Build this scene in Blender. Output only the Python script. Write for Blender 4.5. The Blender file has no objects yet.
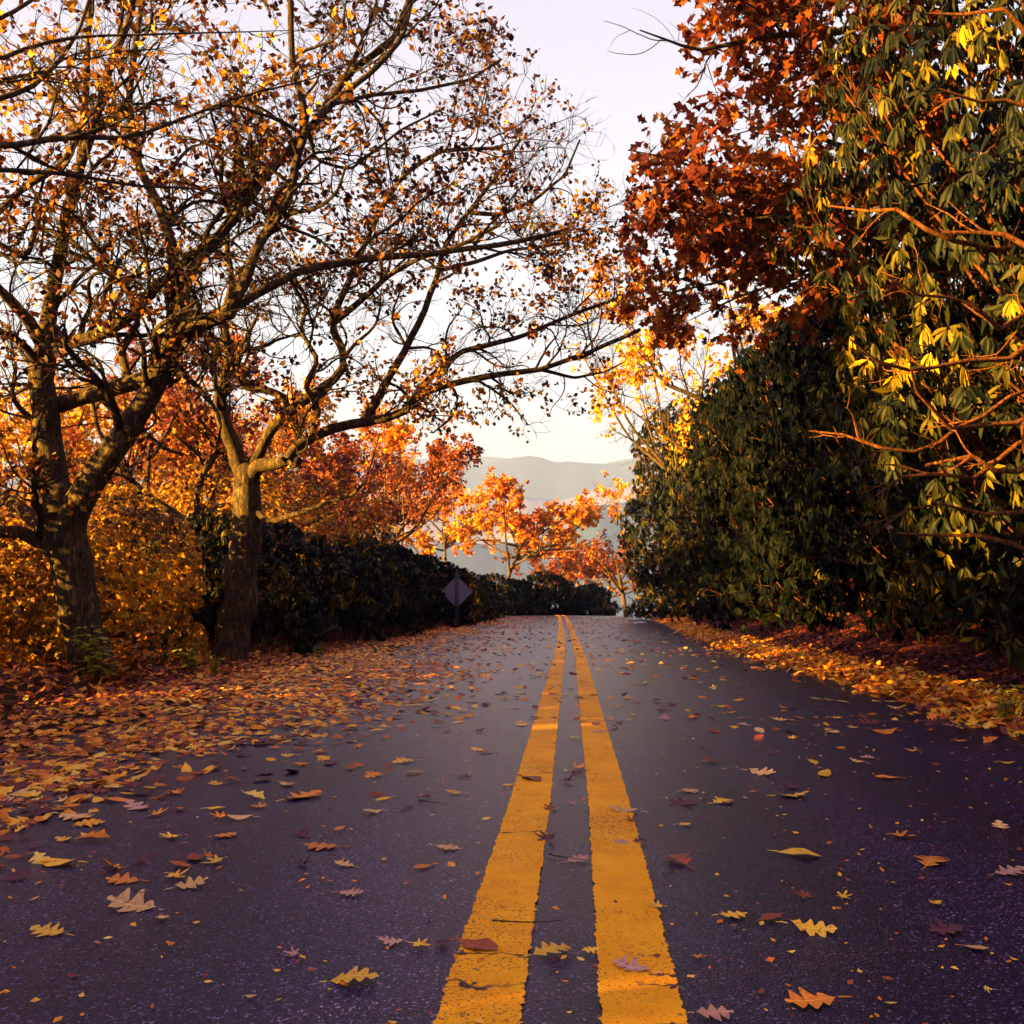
import bpy, math, random
import numpy as np
from mathutils import Vector

R = math.radians
rng = np.random.default_rng(7)
random.seed(7)
scene = bpy.context.scene
COL = scene.collection

# ------------------------------------------------------------------ camera
F = 1000.0                                    # focal length in pixels of the 1024 px frame
cam_d = bpy.data.cameras.new("camera"); cam = bpy.data.objects.new("camera", cam_d); COL.objects.link(cam)
cam_d.sensor_width = 36; cam_d.lens = 36*F/1024
cam_d.clip_start = .05; cam_d.clip_end = 40000
cam.location = (0, 0, 0); cam.rotation_euler = (R(90), 0, 0)
scene.camera = cam

# ------------------------------------------------------------------ light
SUN_EL, SUN_AZ = 11.0, 69.0                   # sun low, behind the camera on the left; light travels AZ degrees right of +Y
world = bpy.data.worlds.new("World"); scene.world = world; world.use_nodes = True
wn, wl = world.node_tree.nodes, world.node_tree.links
wn.clear()
sky = wn.new("ShaderNodeTexSky"); sky.sky_type = 'NISHITA'; sky.sun_disc = False
sky.sun_elevation = R(SUN_EL); sky.sun_rotation = R(180+SUN_AZ)
sky.air_density = 1.0; sky.dust_density = 2.5; sky.ozone_density = 2.0
bg1 = wn.new("ShaderNodeBackground"); bg1.inputs[1].default_value = .045
wl.new(sky.outputs[0], bg1.inputs[0])
# thin, even veil of high cloud
tc = wn.new("ShaderNodeTexCoord"); sx = wn.new("ShaderNodeSeparateXYZ"); wl.new(tc.outputs['Generated'], sx.inputs[0])
rp = wn.new("ShaderNodeValToRGB"); wl.new(sx.outputs[2], rp.inputs[0])
rp.color_ramp.elements[0].position = 0.0;  rp.color_ramp.elements[0].color = (1.0, .97, .96, 1)
rp.color_ramp.elements[1].position = .7; rp.color_ramp.elements[1].color = (.66, .50, .88, 1)
e = rp.color_ramp.elements.new(.16); e.color = (.97, .93, .94, 1)
e = rp.color_ramp.elements.new(.46); e.color = (.82, .72, .81, 1)
bg2 = wn.new("ShaderNodeBackground"); bg2.inputs[1].default_value = .087
wl.new(rp.outputs[0], bg2.inputs[0])
mx = wn.new("ShaderNodeMixShader"); mx.inputs[0].default_value = .86
wl.new(bg1.outputs[0], mx.inputs[1]); wl.new(bg2.outputs[0], mx.inputs[2])
wo = wn.new("ShaderNodeOutputWorld"); wl.new(mx.outputs[0], wo.inputs[0])

sd = bpy.data.lights.new("sun", 'SUN'); sd.energy = 5.0; sd.angle = R(.5); sd.color = (1.0, .58, .07)
sun = bpy.data.objects.new("sun", sd); COL.objects.link(sun)
el, az = R(SUN_EL), R(SUN_AZ)
SUNV = Vector((math.sin(az)*math.cos(el), math.cos(az)*math.cos(el), -math.sin(el)))
sun.rotation_euler = SUNV.to_track_quat('-Z', 'Y').to_euler()

vs = scene.view_settings
vs.view_transform = 'Standard'; vs.look = 'None'; vs.exposure = 3.75; vs.gamma = 1.0; vs.use_curve_mapping = False
cy = scene.cycles
cy.max_bounces = 5; cy.diffuse_bounces = 2; cy.glossy_bounces = 2; cy.transmission_bounces = 2; cy.volume_bounces = 0
cy.use_denoising = True

# ------------------------------------------------------------------ materials
def mat(name, build):
    m = bpy.data.materials.new(name); m.use_nodes = True
    nt = m.node_tree; bs = nt.nodes['Principled BSDF']; out = nt.nodes['Material Output']
    build(nt, nt.nodes, nt.links, bs, out); return m
def noise(N, L, scale, detail=4, rough=.6, vec=None, dist=0):
    n = N.new("ShaderNodeTexNoise"); n.inputs['Scale'].default_value = scale; n.inputs['Detail'].default_value = detail
    n.inputs['Roughness'].default_value = rough; n.inputs['Distortion'].default_value = dist
    if vec is not None: L.new(vec, n.inputs['Vector'])
    return n
def ramp(N, L, src, stops, interp='LINEAR'):
    r = N.new("ShaderNodeValToRGB"); r.color_ramp.interpolation = interp
    els = r.color_ramp.elements
    while len(els) < len(stops): els.new(.5)
    for e, (p, c) in zip(els, stops):
        e.position = p; e.color = (*c, 1) if len(c) == 3 else c
    L.new(src, r.inputs[0]); return r
def bump(N, L, h, strength, dist, bs, norm=None):
    b = N.new("ShaderNodeBump"); b.inputs['Strength'].default_value = strength; b.inputs['Distance'].default_value = dist
    L.new(h, b.inputs['Height'])
    if norm is not None: L.new(norm, b.inputs['Normal'])
    if bs is not None: L.new(b.outputs[0], bs.inputs['Normal'])
    return b
def mixc(N, L, a, b, f, mode='MIX'):
    m = N.new("ShaderNodeMix"); m.data_type = 'RGBA'; m.blend_type = mode
    for sock, v in ((m.inputs[0], f), (m.inputs[6], a), (m.inputs[7], b)):
        if hasattr(v, 'links') or hasattr(v, 'is_linked'): L.new(v, sock)
        elif isinstance(v, (int, float)): sock.default_value = v
        else: sock.default_value = (*v, 1)
    return m.outputs[2]
def objco(N): return N.new("ShaderNodeTexCoord").outputs['Object']

def m_asphalt(nt, N, L, bs, out):
    co = objco(N)
    v = N.new("ShaderNodeTexVoronoi"); v.inputs['Scale'].default_value = 230; L.new(co, v.inputs['Vector'])
    sp = ramp(N, L, v.outputs['Color'], [(0, (.0022, .0006, .005)), (.5, (.008, .0025, .018)), (.80, (.030, .014, .056)), (.95, (.26, .20, .33))])
    big = noise(N, L, 1.1, 5, .6, co)
    bigr = ramp(N, L, big.outputs['Fac'], [(.3, (.68, .66, .72)), (.7, (1.15, 1.1, 1.2))])
    mp = N.new("ShaderNodeMapping"); mp.inputs['Scale'].default_value = (1.3, .05, 1); L.new(co, mp.inputs[0])
    trk = ramp(N, L, noise(N, L, 1.3, 3, .6, mp.outputs[0]).outputs['Fac'], [(.35, (.62, .60, .66)), (.62, (1.25, 1.2, 1.25))])
    c = mixc(N, L, sp.outputs[0], bigr.outputs[0], 1.0, 'MULTIPLY'); c = mixc(N, L, c, trk.outputs[0], 1.0, 'MULTIPLY')
    vc = N.new("ShaderNodeTexVoronoi"); vc.feature = 'DISTANCE_TO_EDGE'; vc.inputs['Scale'].default_value = .55
    L.new(mixc(N, L, co, noise(N, L, 3, 5, .7, co).outputs['Color'], .25), vc.inputs['Vector'])
    ck = ramp(N, L, vc.outputs['Distance'], [(.0015, (1, 1, 1)), (.004, (0, 0, 0))]); gt = ramp(N, L, noise(N, L, .5, 2, .5, co).outputs['Fac'], [(.50, (0, 0, 0)), (.56, (1, 1, 1))])
    c = mixc(N, L, c, (.004, .002, .005), mixc(N, L, ck.outputs[0], gt.outputs[0], 1.0, 'MULTIPLY'))
    L.new(c, bs.inputs['Base Color'])
    bs.inputs['Roughness'].default_value = .33; bs.inputs['Specular Tint'].default_value = (.70, .72, 1.0, 1); bs.inputs['Specular IOR Level'].default_value = .24
    n2 = noise(N, L, 420, 2, .6, co)
    ad = N.new("ShaderNodeMath"); ad.operation = 'ADD'; L.new(v.outputs['Distance'], ad.inputs[0]); L.new(n2.outputs['Fac'], ad.inputs[1])
    bump(N, L, ad.outputs[0], .45, .003, bs)
M_ASPH = mat("asphalt", m_asphalt)

def m_paint(nt, N, L, bs, out):
    co = objco(N)
    n1 = noise(N, L, 9, 6, .7, co); n2 = noise(N, L, 150, 3, .7, co); n3 = noise(N, L, 2.0, 3, .5, co)
    c = ramp(N, L, n1.outputs['Fac'], [(.25, (.80, .27, .003)), (.55, (.93, .37, .004)), (.8, (.96, .47, .010))])
    worn = N.new("ShaderNodeMath"); worn.operation = 'MULTIPLY_ADD'; L.new(n3.outputs['Fac'], worn.inputs[0]); worn.inputs[1].default_value = .45
    L.new(n2.outputs['Fac'], worn.inputs[2])
    w = ramp(N, L, worn.outputs[0], [(.80, (0, 0, 0)), (.90, (1, 1, 1))])
    mp = N.new("ShaderNodeMapping"); mp.inputs['Scale'].default_value = (.55, 1.9, 1); L.new(co, mp.inputs[0])
    vo = N.new("ShaderNodeTexVoronoi"); vo.feature = 'DISTANCE_TO_EDGE'; vo.inputs['Scale'].default_value = 1.6
    dn = noise(N, L, 5, 4, .7, co); dm = mixc(N, L, mp.outputs[0], dn.outputs['Color'], .22)
    L.new(dm, vo.inputs['Vector'])
    cr = ramp(N, L, vo.outputs['Distance'], [(.004, (1, 1, 1)), (.010, (0, 0, 0))])
    gate = ramp(N, L, noise(N, L, 2.7, 2, .5, co).outputs['Fac'], [(.50, (0, 0, 0)), (.56, (1, 1, 1))])
    crg = mixc(N, L, cr.outputs[0], gate.outputs[0], 1.0, 'MULTIPLY')
    c2 = mixc(N, L, c.outputs[0], (.10, .045, .03), w.outputs[0])
    c3 = mixc(N, L, c2, (.06, .03, .03), crg)
    L.new(c3, bs.inputs['Base Color']); bs.inputs['Roughness'].default_value = .6
    bs.inputs['Specular IOR Level'].default_value = .08
    bump(N, L, n2.outputs['Fac'], .8, .004, bs)
M_PAINT = mat("yellow_paint", m_paint)

def m_soil(nt, N, L, bs, out):
    co = objco(N)
    n1 = noise(N, L, 3.5, 8, .7, co); n2 = noise(N, L, 26, 6, .75, co)
    c = ramp(N, L, n2.outputs['Fac'], [(.3, (.020, .008, .006)), (.5, (.065, .022, .010)), (.68, (.15, .05, .02)), (.8, (.24, .10, .04))])
    g = ramp(N, L, n1.outputs['Fac'], [(.35, (.45, .4, .42)), (.65, (1, 1, 1))])
    L.new(mixc(N, L, c.outputs[0], g.outputs[0], 1.0, 'MULTIPLY'), bs.inputs['Base Color'])
    bs.inputs['Roughness'].default_value = .95; bs.inputs['Specular IOR Level'].default_value = .1
    bump(N, L, n2.outputs['Fac'], .9, .05, bs)
M_SOIL = mat("leafy_soil", m_soil)

def m_bark(c0, c1, c2):
    def f(nt, N, L, bs, out):
        co = objco(N)
        mp = N.new("ShaderNodeMapping"); mp.inputs['Scale'].default_value = (1, 1, .35); L.new(co, mp.inputs[0])
        n1 = noise(N, L, 22, 7, .75, mp.outputs[0], .6); n2 = noise(N, L, 2.6, 4, .6, co)
        v = N.new("ShaderNodeTexVoronoi"); v.inputs['Scale'].default_value = 26; v.feature = 'DISTANCE_TO_EDGE'
        dd = mixc(N, L, mp.outputs[0], n1.outputs['Color'], .12); L.new(dd, v.inputs['Vector'])
        c = ramp(N, L, n1.outputs['Fac'], [(.28, c0), (.52, c1), (.75, c2)])
        pat = ramp(N, L, n2.outputs['Fac'], [(.52, (1, 1, 1)), (.66, (1.25, 1.3, 1.1))])
        L.new(mixc(N, L, c.outputs[0], pat.outputs[0], 1.0, 'MULTIPLY'), bs.inputs['Base Color'])
        bs.inputs['Roughness'].default_value = .9; bs.inputs['Specular IOR Level'].default_value = .15
        b1 = bump(N, L, v.outputs['Distance'], .8, .05, None)
        bump(N, L, n1.outputs['Fac'], .8, .03, bs, b1.outputs[0])
    return f
M_BARK = mat("oak_bark", m_bark((.010, .005, .008), (.075, .046, .028), (.33, .21, .075)))
M_TWIG = mat("twig_bark", m_bark((.008, .004, .007), (.042, .025, .017), (.17, .10, .04)))
M_RBARK = mat("red_brown_bark", m_bark((.05, .014, .008), (.20, .062, .018), (.36, .13, .035)))

def m_leaf(stops, trans=.35, rough=.6, spec=.25, k=1.0):
    stops = [(p_, tuple(v_*k for v_ in c_)) for p_, c_ in stops]
    def f(nt, N, L, bs, out):
        at = N.new("ShaderNodeAttribute"); at.attribute_name = "rnd"
        c = ramp(N, L, at.outputs['Fac'], stops)
        n = noise(N, L, 40, 3, .6, objco(N))
        g = ramp(N, L, n.outputs['Fac'], [(.3, (.7, .68, .7)), (.7, (1.12, 1.12, 1.1))])
        cc = mixc(N, L, c.outputs[0], g.outputs[0], 1.0, 'MULTIPLY')
        L.new(cc, bs.inputs['Base Color']); bs.inputs['Roughness'].default_value = rough
        bs.inputs['Specular IOR Level'].default_value = spec
        if trans > 0:
            t = N.new("ShaderNodeBsdfTranslucent"); L.new(cc, t.inputs[0])
            mx = N.new("ShaderNodeMixShader"); mx.inputs[0].default_value = trans
            L.new(bs.outputs[0], mx.inputs[1]); L.new(t.outputs[0], mx.inputs[2]); L.new(mx.outputs[0], out.inputs[0])
    return f
M_OAKLEAF = mat("brown_orange_leaf", m_leaf([(0, (.035, .010, .018)), (.38, (.08, .018, .014)), (.55, (.26, .07, .010)), (.75, (.55, .22, .010)), (1, (.80, .42, .02))], .35, k=.72))
M_RUSTLEAF = mat("rust_leaf", m_leaf([(0, (.05, .006, .010)), (.35, (.16, .02, .010)), (.65, (.38, .07, .010)), (.9, (.58, .17, .015)), (1, (.72, .32, .03))], .45, k=0.62))
M_ORANGE = mat("orange_leaf", m_leaf([(0, (.22, .03, .01)), (.4, (.50, .10, .01)), (.75, (.68, .22, .012)), (1, (.78, .38, .02))], .4, k=0.95))
M_GOLD = mat("gold_leaf", m_leaf([(0, (.22, .05, .01)), (.4, (.55, .19, .01)), (.75, (.72, .34, .015)), (1, (.75, .46, .04))], .35, k=0.95))
M_RED = mat("red_purple_leaf", m_leaf([(0, (.06, .016, .035)), (.4, (.18, .03, .03)), (.7, (.42, .09, .015)), (1, (.62, .22, .02))], .3, k=0.85))
M_RHODO_SHADE = mat("rhododendron_leaf_shaded", m_leaf([(0, (.0010, .0024, .0035)), (.5, (.0020, .0033, .0028)), (.86, (.0065, .007, .0015)), (1, (.07, .055, .008))], .05, .5, .03))  # shade of the dark hedge put into a near-black leaf colour
M_RHODO_LIT = mat("rhododendron_leaf_sunlit", m_leaf([(0, (.0010, .0024, .0035)), (.42, (.0032, .0048, .0022)), (.60, (.018, .017, .002)), (.78, (.11, .075, .004)), (1, (.30, .18, .008))], .10, .5, .08))  # sunlit yellow painted into the leaf colour, for bushes that catch light
M_SHRUB = mat("yellowing_shrub_leaf", m_leaf([(0, (.03, .02, .008)), (.35, (.18, .08, .008)), (.7, (.52, .25, .010)), (1, (.75, .42, .02))], .45, k=1.35))
M_FERN = mat("yellow_green_leaf", m_leaf([(0, (.10, .08, .01)), (.5, (.28, .26, .015)), (1, (.5, .42, .03))], .3))
M_ORFERN = mat("orange_fern_leaf", m_leaf([(0, (.25, .05, .01)), (.5, (.5, .14, .015)), (1, (.6, .3, .03))], .3))
M_LITTER = mat("dry_leaf", m_leaf([(0, (.06, .012, .026)), (.20, (.17, .03, .028)), (.38, (.42, .09, .015)), (.6, (.82, .23, .010)), (.82, (.95, .43, .02)), (1, (.95, .60, .10))], .12, .62, .25))
LEAFCOL = {'yellow': ((.90, .50, .03), (.80, .32, .012)), 'tan': ((.80, .45, .15), (.62, .27, .08)), 'orange': ((.78, .25, .012), (.58, .13, .01)),
           'rust': ((.33, .065, .015), (.20, .035, .012)), 'maroon': ((.13, .025, .04), (.075, .014, .022)), 'pink brown': ((.58, .28, .19), (.38, .15, .11))}
M_FL = {}
for k, (a, b) in LEAFCOL.items():
    def f(nt, N, L, bs, out, a=a, b=b):
        oi = N.new("ShaderNodeObjectInfo"); co = objco(N)
        n = noise(N, L, 38, 5, .7, co); c = ramp(N, L, n.outputs['Fac'], [(.3, b), (.65, a)])
        sp = N.new("ShaderNodeSeparateXYZ"); L.new(co, sp.inputs[0])
        def ma(op, a_, b_=None, c_=None):
            q = N.new("ShaderNodeMath"); q.operation = op
            for i_, v_ in enumerate((a_, b_, c_)):
                if v_ is None: continue
                if isinstance(v_, (int, float)): q.inputs[i_].default_value = v_
                else: L.new(v_, q.inputs[i_])
            return q.outputs[0]
        ay = ma('ABSOLUTE', sp.outputs[1]); mid = ma('LESS_THAN', ay, .011)
        sv = ma('LESS_THAN', ma('FRACT', ma('MULTIPLY', ma('SUBTRACT', sp.outputs[0], ma('MULTIPLY', ay, .7)), 8.5)), .10)
        vein = ma('MAXIMUM', mid, ma('MULTIPLY', sv, .45))
        spot = ramp(N, L, noise(N, L, 9, 4, .7, co).outputs['Fac'], [(.56, (1, 1, 1)), (.66, (.45, .32, .3))])
        cv = mixc(N, L, mixc(N, L, c.outputs[0], spot.outputs[0], 1.0, 'MULTIPLY'), tuple(min(1, v_*1.5+.03) for v_ in a), ma('MULTIPLY', vein, .55))
        hs = N.new("ShaderNodeHueSaturation"); mr = N.new("ShaderNodeMapRange"); L.new(oi.outputs['Random'], mr.inputs[0])
        mr.inputs[3].default_value = .75; mr.inputs[4].default_value = 1.15; L.new(mr.outputs[0], hs.inputs['Value']); L.new(cv, hs.inputs['Color'])
        L.new(hs.outputs[0], bs.inputs['Base Color']); bs.inputs['Roughness'].default_value = .6; bs.inputs['Specular IOR Level'].default_value = .3
        bump(N, L, n.outputs['Fac'], .5, .004, bs)
    M_FL[k] = mat("fallen_leaf_" + k.replace(' ', '_'), f)
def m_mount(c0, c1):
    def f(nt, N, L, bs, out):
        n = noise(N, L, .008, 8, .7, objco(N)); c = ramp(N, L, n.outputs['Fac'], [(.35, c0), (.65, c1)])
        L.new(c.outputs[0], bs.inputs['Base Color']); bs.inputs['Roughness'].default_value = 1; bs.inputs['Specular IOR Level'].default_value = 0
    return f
M_MTN = mat("hazy_forested_mountain", m_mount((.010, .028, .09), (.03, .045, .11)))  # blue of distant haze mixed into the forest colour
M_MTN2 = mat("hazy_autumn_hillside", m_mount((.09, .10, .22), (.20, .16, .28)))  # lilac of distant haze mixed into the hillside colour
def m_plain(c, rough=.6, metal=0.0):
    def f(nt, N, L, bs, out):
        n = noise(N, L, 14, 5, .7, objco(N)); cc = ramp(N, L, n.outputs['Fac'], [(.3, tuple(x*.7 for x in c)), (.7, c)])
        L.new(cc.outputs[0], bs.inputs['Base Color']); bs.inputs['Roughness'].default_value = rough; bs.inputs['Metallic'].default_value = metal
    return f
M_SIGN = mat("weathered_aluminium", m_plain((.20, .15, .24), .6, .0))
M_POST = mat("dark_steel", m_plain((.05, .035, .045), .7, .0))
M_STAKE = mat("wood_stake", m_plain((.30, .13, .05), .9))
M_STONE = mat("pale_stone", m_plain((.55, .48, .52), .8))
M_GRASS = mat("dry_grass", m_leaf([(0, (.10, .022, .015)), (.5, (.26, .07, .02)), (1, (.42, .17, .03))], .2))

# ------------------------------------------------------------------ mesh helpers
def build_mesh(name, V, Q, m, rnd=None, smooth=False):
    """V (n,3), Q (f,k) with one k for all faces"""
    me = bpy.data.meshes.new(name); V = np.asarray(V, np.float32); Q = np.asarray(Q, np.int32)
    me.vertices.add(len(V)); me.vertices.foreach_set("co", V.ravel())
    k = Q.shape[1]
    me.loops.add(Q.size); me.loops.foreach_set("vertex_index", Q.ravel())
    me.polygons.add(len(Q)); me.polygons.foreach_set("loop_start", np.arange(0, Q.size, k, dtype=np.int32))
    if smooth: me.polygons.foreach_set("use_smooth", np.ones(len(Q), bool))
    if rnd is not None:
        a = me.attributes.new("rnd", 'FLOAT', 'POINT'); a.data.foreach_set("value", np.asarray(rnd, np.float32))
    me.update(calc_edges=True)
    if m: me.materials.append(m)
    return me
def link(name, me, parent=None, loc=None):
    o = bpy.data.objects.new(name, me); COL.objects.link(o)
    if parent: o.parent = parent
    if loc is not None: o.location = loc
    return o
def tag(o, label=None, cat=None, group=None, kind=None):
    if label: o['label'] = label
    if cat: o['category'] = cat
    if group: o['group'] = group
    if kind: o['kind'] = kind
    return o
def empty(name, loc, label, cat, group=None):
    o = bpy.data.objects.new(name, None); COL.objects.link(o); o.location = loc; o.empty_display_size = .2
    return tag(o, label, cat, group)
def P(px, py, d): return np.array([(px-512)/F*d, d, -(py-512)/F*d])
def norm(a): return a/np.maximum(np.linalg.norm(a, axis=-1, keepdims=True), 1e-9)
def rnd3(n): return norm(rng.normal(size=(n, 3)))
def sstep(t): t = np.clip(t, 0, 1); return t*t*(3-2*t)

# smooth pseudo noise (sum of sines)
_K = [(rng.normal(size=3)*s, rng.uniform(0, 6.28), a) for s, a in ((1, 1), (1.9, .6), (3.7, .35), (7.1, .2)) for _ in range(4)]
def wob(p, f=1.0):
    return sum(a*np.sin((p*f)@k + ph) for k, ph, a in _K)/3.5

# ------------------------------------------------------------------ terrain
_y = np.linspace(-400, 400, 8001)
_sl = np.where(_y < 22, -.0925, np.where(_y < 46, -.0865, -.0865 - .11*sstep((_y-46)/14)))
_h = np.cumsum(_sl)*(_y[1]-_y[0]); _h = _h - np.interp(0, _y, _h) - .675
def Hr(y): return np.interp(y, _y, _h)
_cy = np.array([-60, -20, 0, 1.6, 2.42, 3.4, 4.74, 7.3, 11.5, 14.5, 21.4, 29.3, 45, 52, 60, 75, 110])
_cx = np.array([-6, -1.6, -.01, .077, .131, .196, .272, .42, .667, .83, 1.18, 1.57, 2.28, 2.3, 1.4, -3, -22])
_cf = np.linspace(-60, 110, 1701); _cc = np.interp(_cf, _cy, _cx)
_kk = np.exp(-np.linspace(-2, 2, 15)**2); _cc = np.convolve(np.pad(_cc, 7, mode='edge'), _kk/_kk.sum(), 'valid')
def Xc(y): return np.interp(y, _cf, _cc)
def WR(y): return np.interp(y, [0, 14, 20, 30, 40], [2.35, 2.35, 2.55, 3.2, 3.6])
def WL(y): return np.interp(y, [0, 14, 24, 45], [2.55, 2.55, 2.85, 3.1])
def road_z(x, y):
    u = x - Xc(y); return Hr(y) - .012*np.abs(u)
def ground_z(x, y):
    x = np.asarray(x, float); y = np.asarray(y, float)
    u = x - Xc(y); a = np.abs(u); z = Hr(y) - .012*np.minimum(a, 3)
    on = sstep((WR(y)+.35-a)/.3)
    z = z - .06*on
    rw = u - WR(y) - .55
    z = z + np.where(rw > 0, .38*(1-np.exp(-np.maximum(rw, 0)/1.2))+.09*np.minimum(np.maximum(rw, 0), 9), 0)
    lw = -u - WL(y) - 1.0
    z = z + np.where(lw > 0, .10*sstep(lw/1.0) - .16*np.maximum(lw-2.2, 0)*(1-.0*lw), 0)
    # unseen ridge behind the camera on the left, added to block the low sun
    z = z + SHADE_HILL*sstep((3.0-y)/12)*sstep((-u-4)/9) + .16*np.clip(-u-WL(y)-3.2, 0, 60)*sstep((4-y)/10)
    p = np.stack([x, y, 0*x], -1)
    z = z + wob(p, 1.3)*.05*sstep((a-WR(y)-.5)/1.0) + wob(p, .18)*.5*sstep((a-9)/8)
    far = np.hypot(x, y)
    z = z - 260*sstep((far-120)/1500)
    return np.where(far > 110, np.minimum(z, Hr(60)-4 - (far-110)*.12) if False else z, z)
SHADE_HILL = 1.6
_ZMIN = -330.0
def axis(near, step, far, n):
    a = np.arange(0, near, step); b = near*np.exp(np.linspace(0, math.log(far/near), n)); return np.concatenate([a, b])
ax = axis(16, .2, 4700, 60); xs = np.concatenate([-ax[::-1][:-1], ax])
ya = axis(60, .4, 4700, 60); yb = axis(20, .6, 2000, 40); ys = np.concatenate([-yb[::-1][:-1], ya])
X, Y = np.meshgrid(xs, ys, indexing='ij'); Z = np.maximum(ground_z(X, Y), _ZMIN)
nx, ny = X.shape
idx = np.arange(nx*ny).reshape(nx, ny)
Q = np.stack([idx[:-1, :-1], idx[1:, :-1], idx[1:, 1:], idx[:-1, 1:]], -1).reshape(-1, 4)
tag(link("ground", build_mesh("ground", np.stack([X, Y, Z], -1).reshape(-1, 3), Q, M_SOIL, smooth=True)), kind='structure')

# road
def strip(name, ys, u0, u1, n, lift, m, zfun=road_z):
    T = np.linspace(0, 1, n); ys = np.asarray(ys)
    u0 = u0 if np.ndim(u0) else np.full(len(ys), u0); u1 = u1 if np.ndim(u1) else np.full(len(ys), u1)
    U = u0[:, None]*(1-T)+u1[:, None]*T; YY = np.repeat(ys[:, None], n, 1); XX = Xc(YY)+U
    ZZ = zfun(XX, YY)+lift; idx = np.arange(XX.size).reshape(XX.shape)
    Q = np.stack([idx[:-1, :-1], idx[:-1, 1:], idx[1:, 1:], idx[1:, :-1]], -1).reshape(-1, 4)
    return link(name, build_mesh(name, np.stack([XX, YY, ZZ], -1).reshape(-1, 3), Q, m, smooth=True))
yr = np.concatenate([np.arange(-30, 30, .25), np.arange(30, 90, .5)])
edge = lambda k: .05*np.sin(yr*1.7+k)+.04*np.sin(yr*4.1+2*k)
tag(strip("road", yr, -WL(yr)-.1+edge(1), WR(yr)+.12+edge(3), 9, 0, M_ASPH), kind='structure')
yl = np.concatenate([np.arange(.6, 6, .008), np.arange(6, 20, .04), np.arange(20, 70, .3)])
for sgn in (-1, 1):
    j = lambda: (rng.normal(size=len(yl))*.0020 + .0011*np.sin(yl*23+rng.uniform(0, 6)) + .0008*np.sin(yl*61))
    o = strip("road_marking", yl, sgn*.135-.07+j(), sgn*.135+.07+j(), 5, .004, M_PAINT); tag(o, kind='structure')

# ------------------------------------------------------------------ mountains
def ridge(name, d, pts, depth, m, seed, rough):
    px = np.linspace(-600, 1600, 700); rr = np.random.default_rng(seed)
    top = np.interp(px, [p[0] for p in pts], [p[1] for p in pts])
    for k in range(1, 7): top = top + rough/k*np.sin(px*.012*k*k**.3*2+rr.uniform(0, 6))
    xr = (px-512)/F*d; zr = -(top-512)/F*d
    rows = []
    for t, f in ((-1.0, 0), (-.66, .38), (-.35, .75), (-.12, .95), (0, 1), (.25, .8), (1, 0)):
        n = np.array([rough*d/F*2.2*math.sin(x_*.9e-2*900/d*7+t*5+seed) for x_ in xr])*(0 if f in (0, 1) else 1)
        rows.append(np.stack([xr+n*3, np.full_like(xr, d)+t*depth, _ZMIN-30+(zr-_ZMIN+30)*f + n], -1))
    V = np.stack(rows, 0); idx = np.arange(V.shape[0]*V.shape[1]).reshape(V.shape[:2])
    Q = np.stack([idx[:-1, :-1], idx[:-1, 1:], idx[1:, 1:], idx[1:, :-1]], -1).reshape(-1, 4)
    return tag(link(name, build_mesh(name, V.reshape(-1, 3), Q, m, smooth=True)), kind='structure')
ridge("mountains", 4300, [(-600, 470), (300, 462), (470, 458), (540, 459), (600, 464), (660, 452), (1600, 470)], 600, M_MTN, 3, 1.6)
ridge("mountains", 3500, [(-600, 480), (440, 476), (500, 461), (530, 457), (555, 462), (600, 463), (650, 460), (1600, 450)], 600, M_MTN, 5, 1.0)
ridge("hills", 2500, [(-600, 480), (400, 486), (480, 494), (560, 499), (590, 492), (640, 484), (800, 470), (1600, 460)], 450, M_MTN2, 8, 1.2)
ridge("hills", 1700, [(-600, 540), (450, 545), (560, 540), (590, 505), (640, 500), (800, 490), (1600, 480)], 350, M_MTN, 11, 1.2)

# ------------------------------------------------------------------ branches and leaves
def tubes(pts, rad, sides):
    """pts (N,K,3), rad (N,K) -> V, Q"""
    N_, K, _ = pts.shape
    t = norm(np.gradient(pts, axis=1)); ref = np.where(np.abs(t[:, :1, 2:3]) > .9, np.array([1., 0, 0]), np.array([0, 0, 1.]))
    ref = np.repeat(ref, K, 1); a = norm(np.cross(t, ref)); b = np.cross(t, a)
    th = np.arange(sides)/sides*2*math.pi
    ring = (a[:, :, None]*np.cos(th)[None, None, :, None] + b[:, :, None]*np.sin(th)[None, None, :, None])*rad[:, :, None, None]
    V = (pts[:, :, None]+ring).reshape(-1, 3)
    idx = np.arange(N_*K*sides).reshape(N_, K, sides); nx_ = np.roll(idx, -1, 2)
    Q = np.stack([idx[:, :-1], nx_[:, :-1], nx_[:, 1:], idx[:, 1:]], -1).reshape(-1, 4)
    return V, Q
class MB:
    def __init__(s): s.V = []; s.Q = []; s.r = []; s.n = 0
    def add(s, V, Q, r=None):
        s.V.append(V); s.Q.append(Q+s.n); s.n += len(V); s.r.append(r if r is not None else np.zeros(len(V)))
    def mesh(s, name, m, smooth=False, origin=None):
        V = np.concatenate(s.V)
        if origin is not None: V = V-np.asarray(origin)
        return build_mesh(name, V, np.concatenate(s.Q), m, np.concatenate(s.r), smooth)
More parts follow.
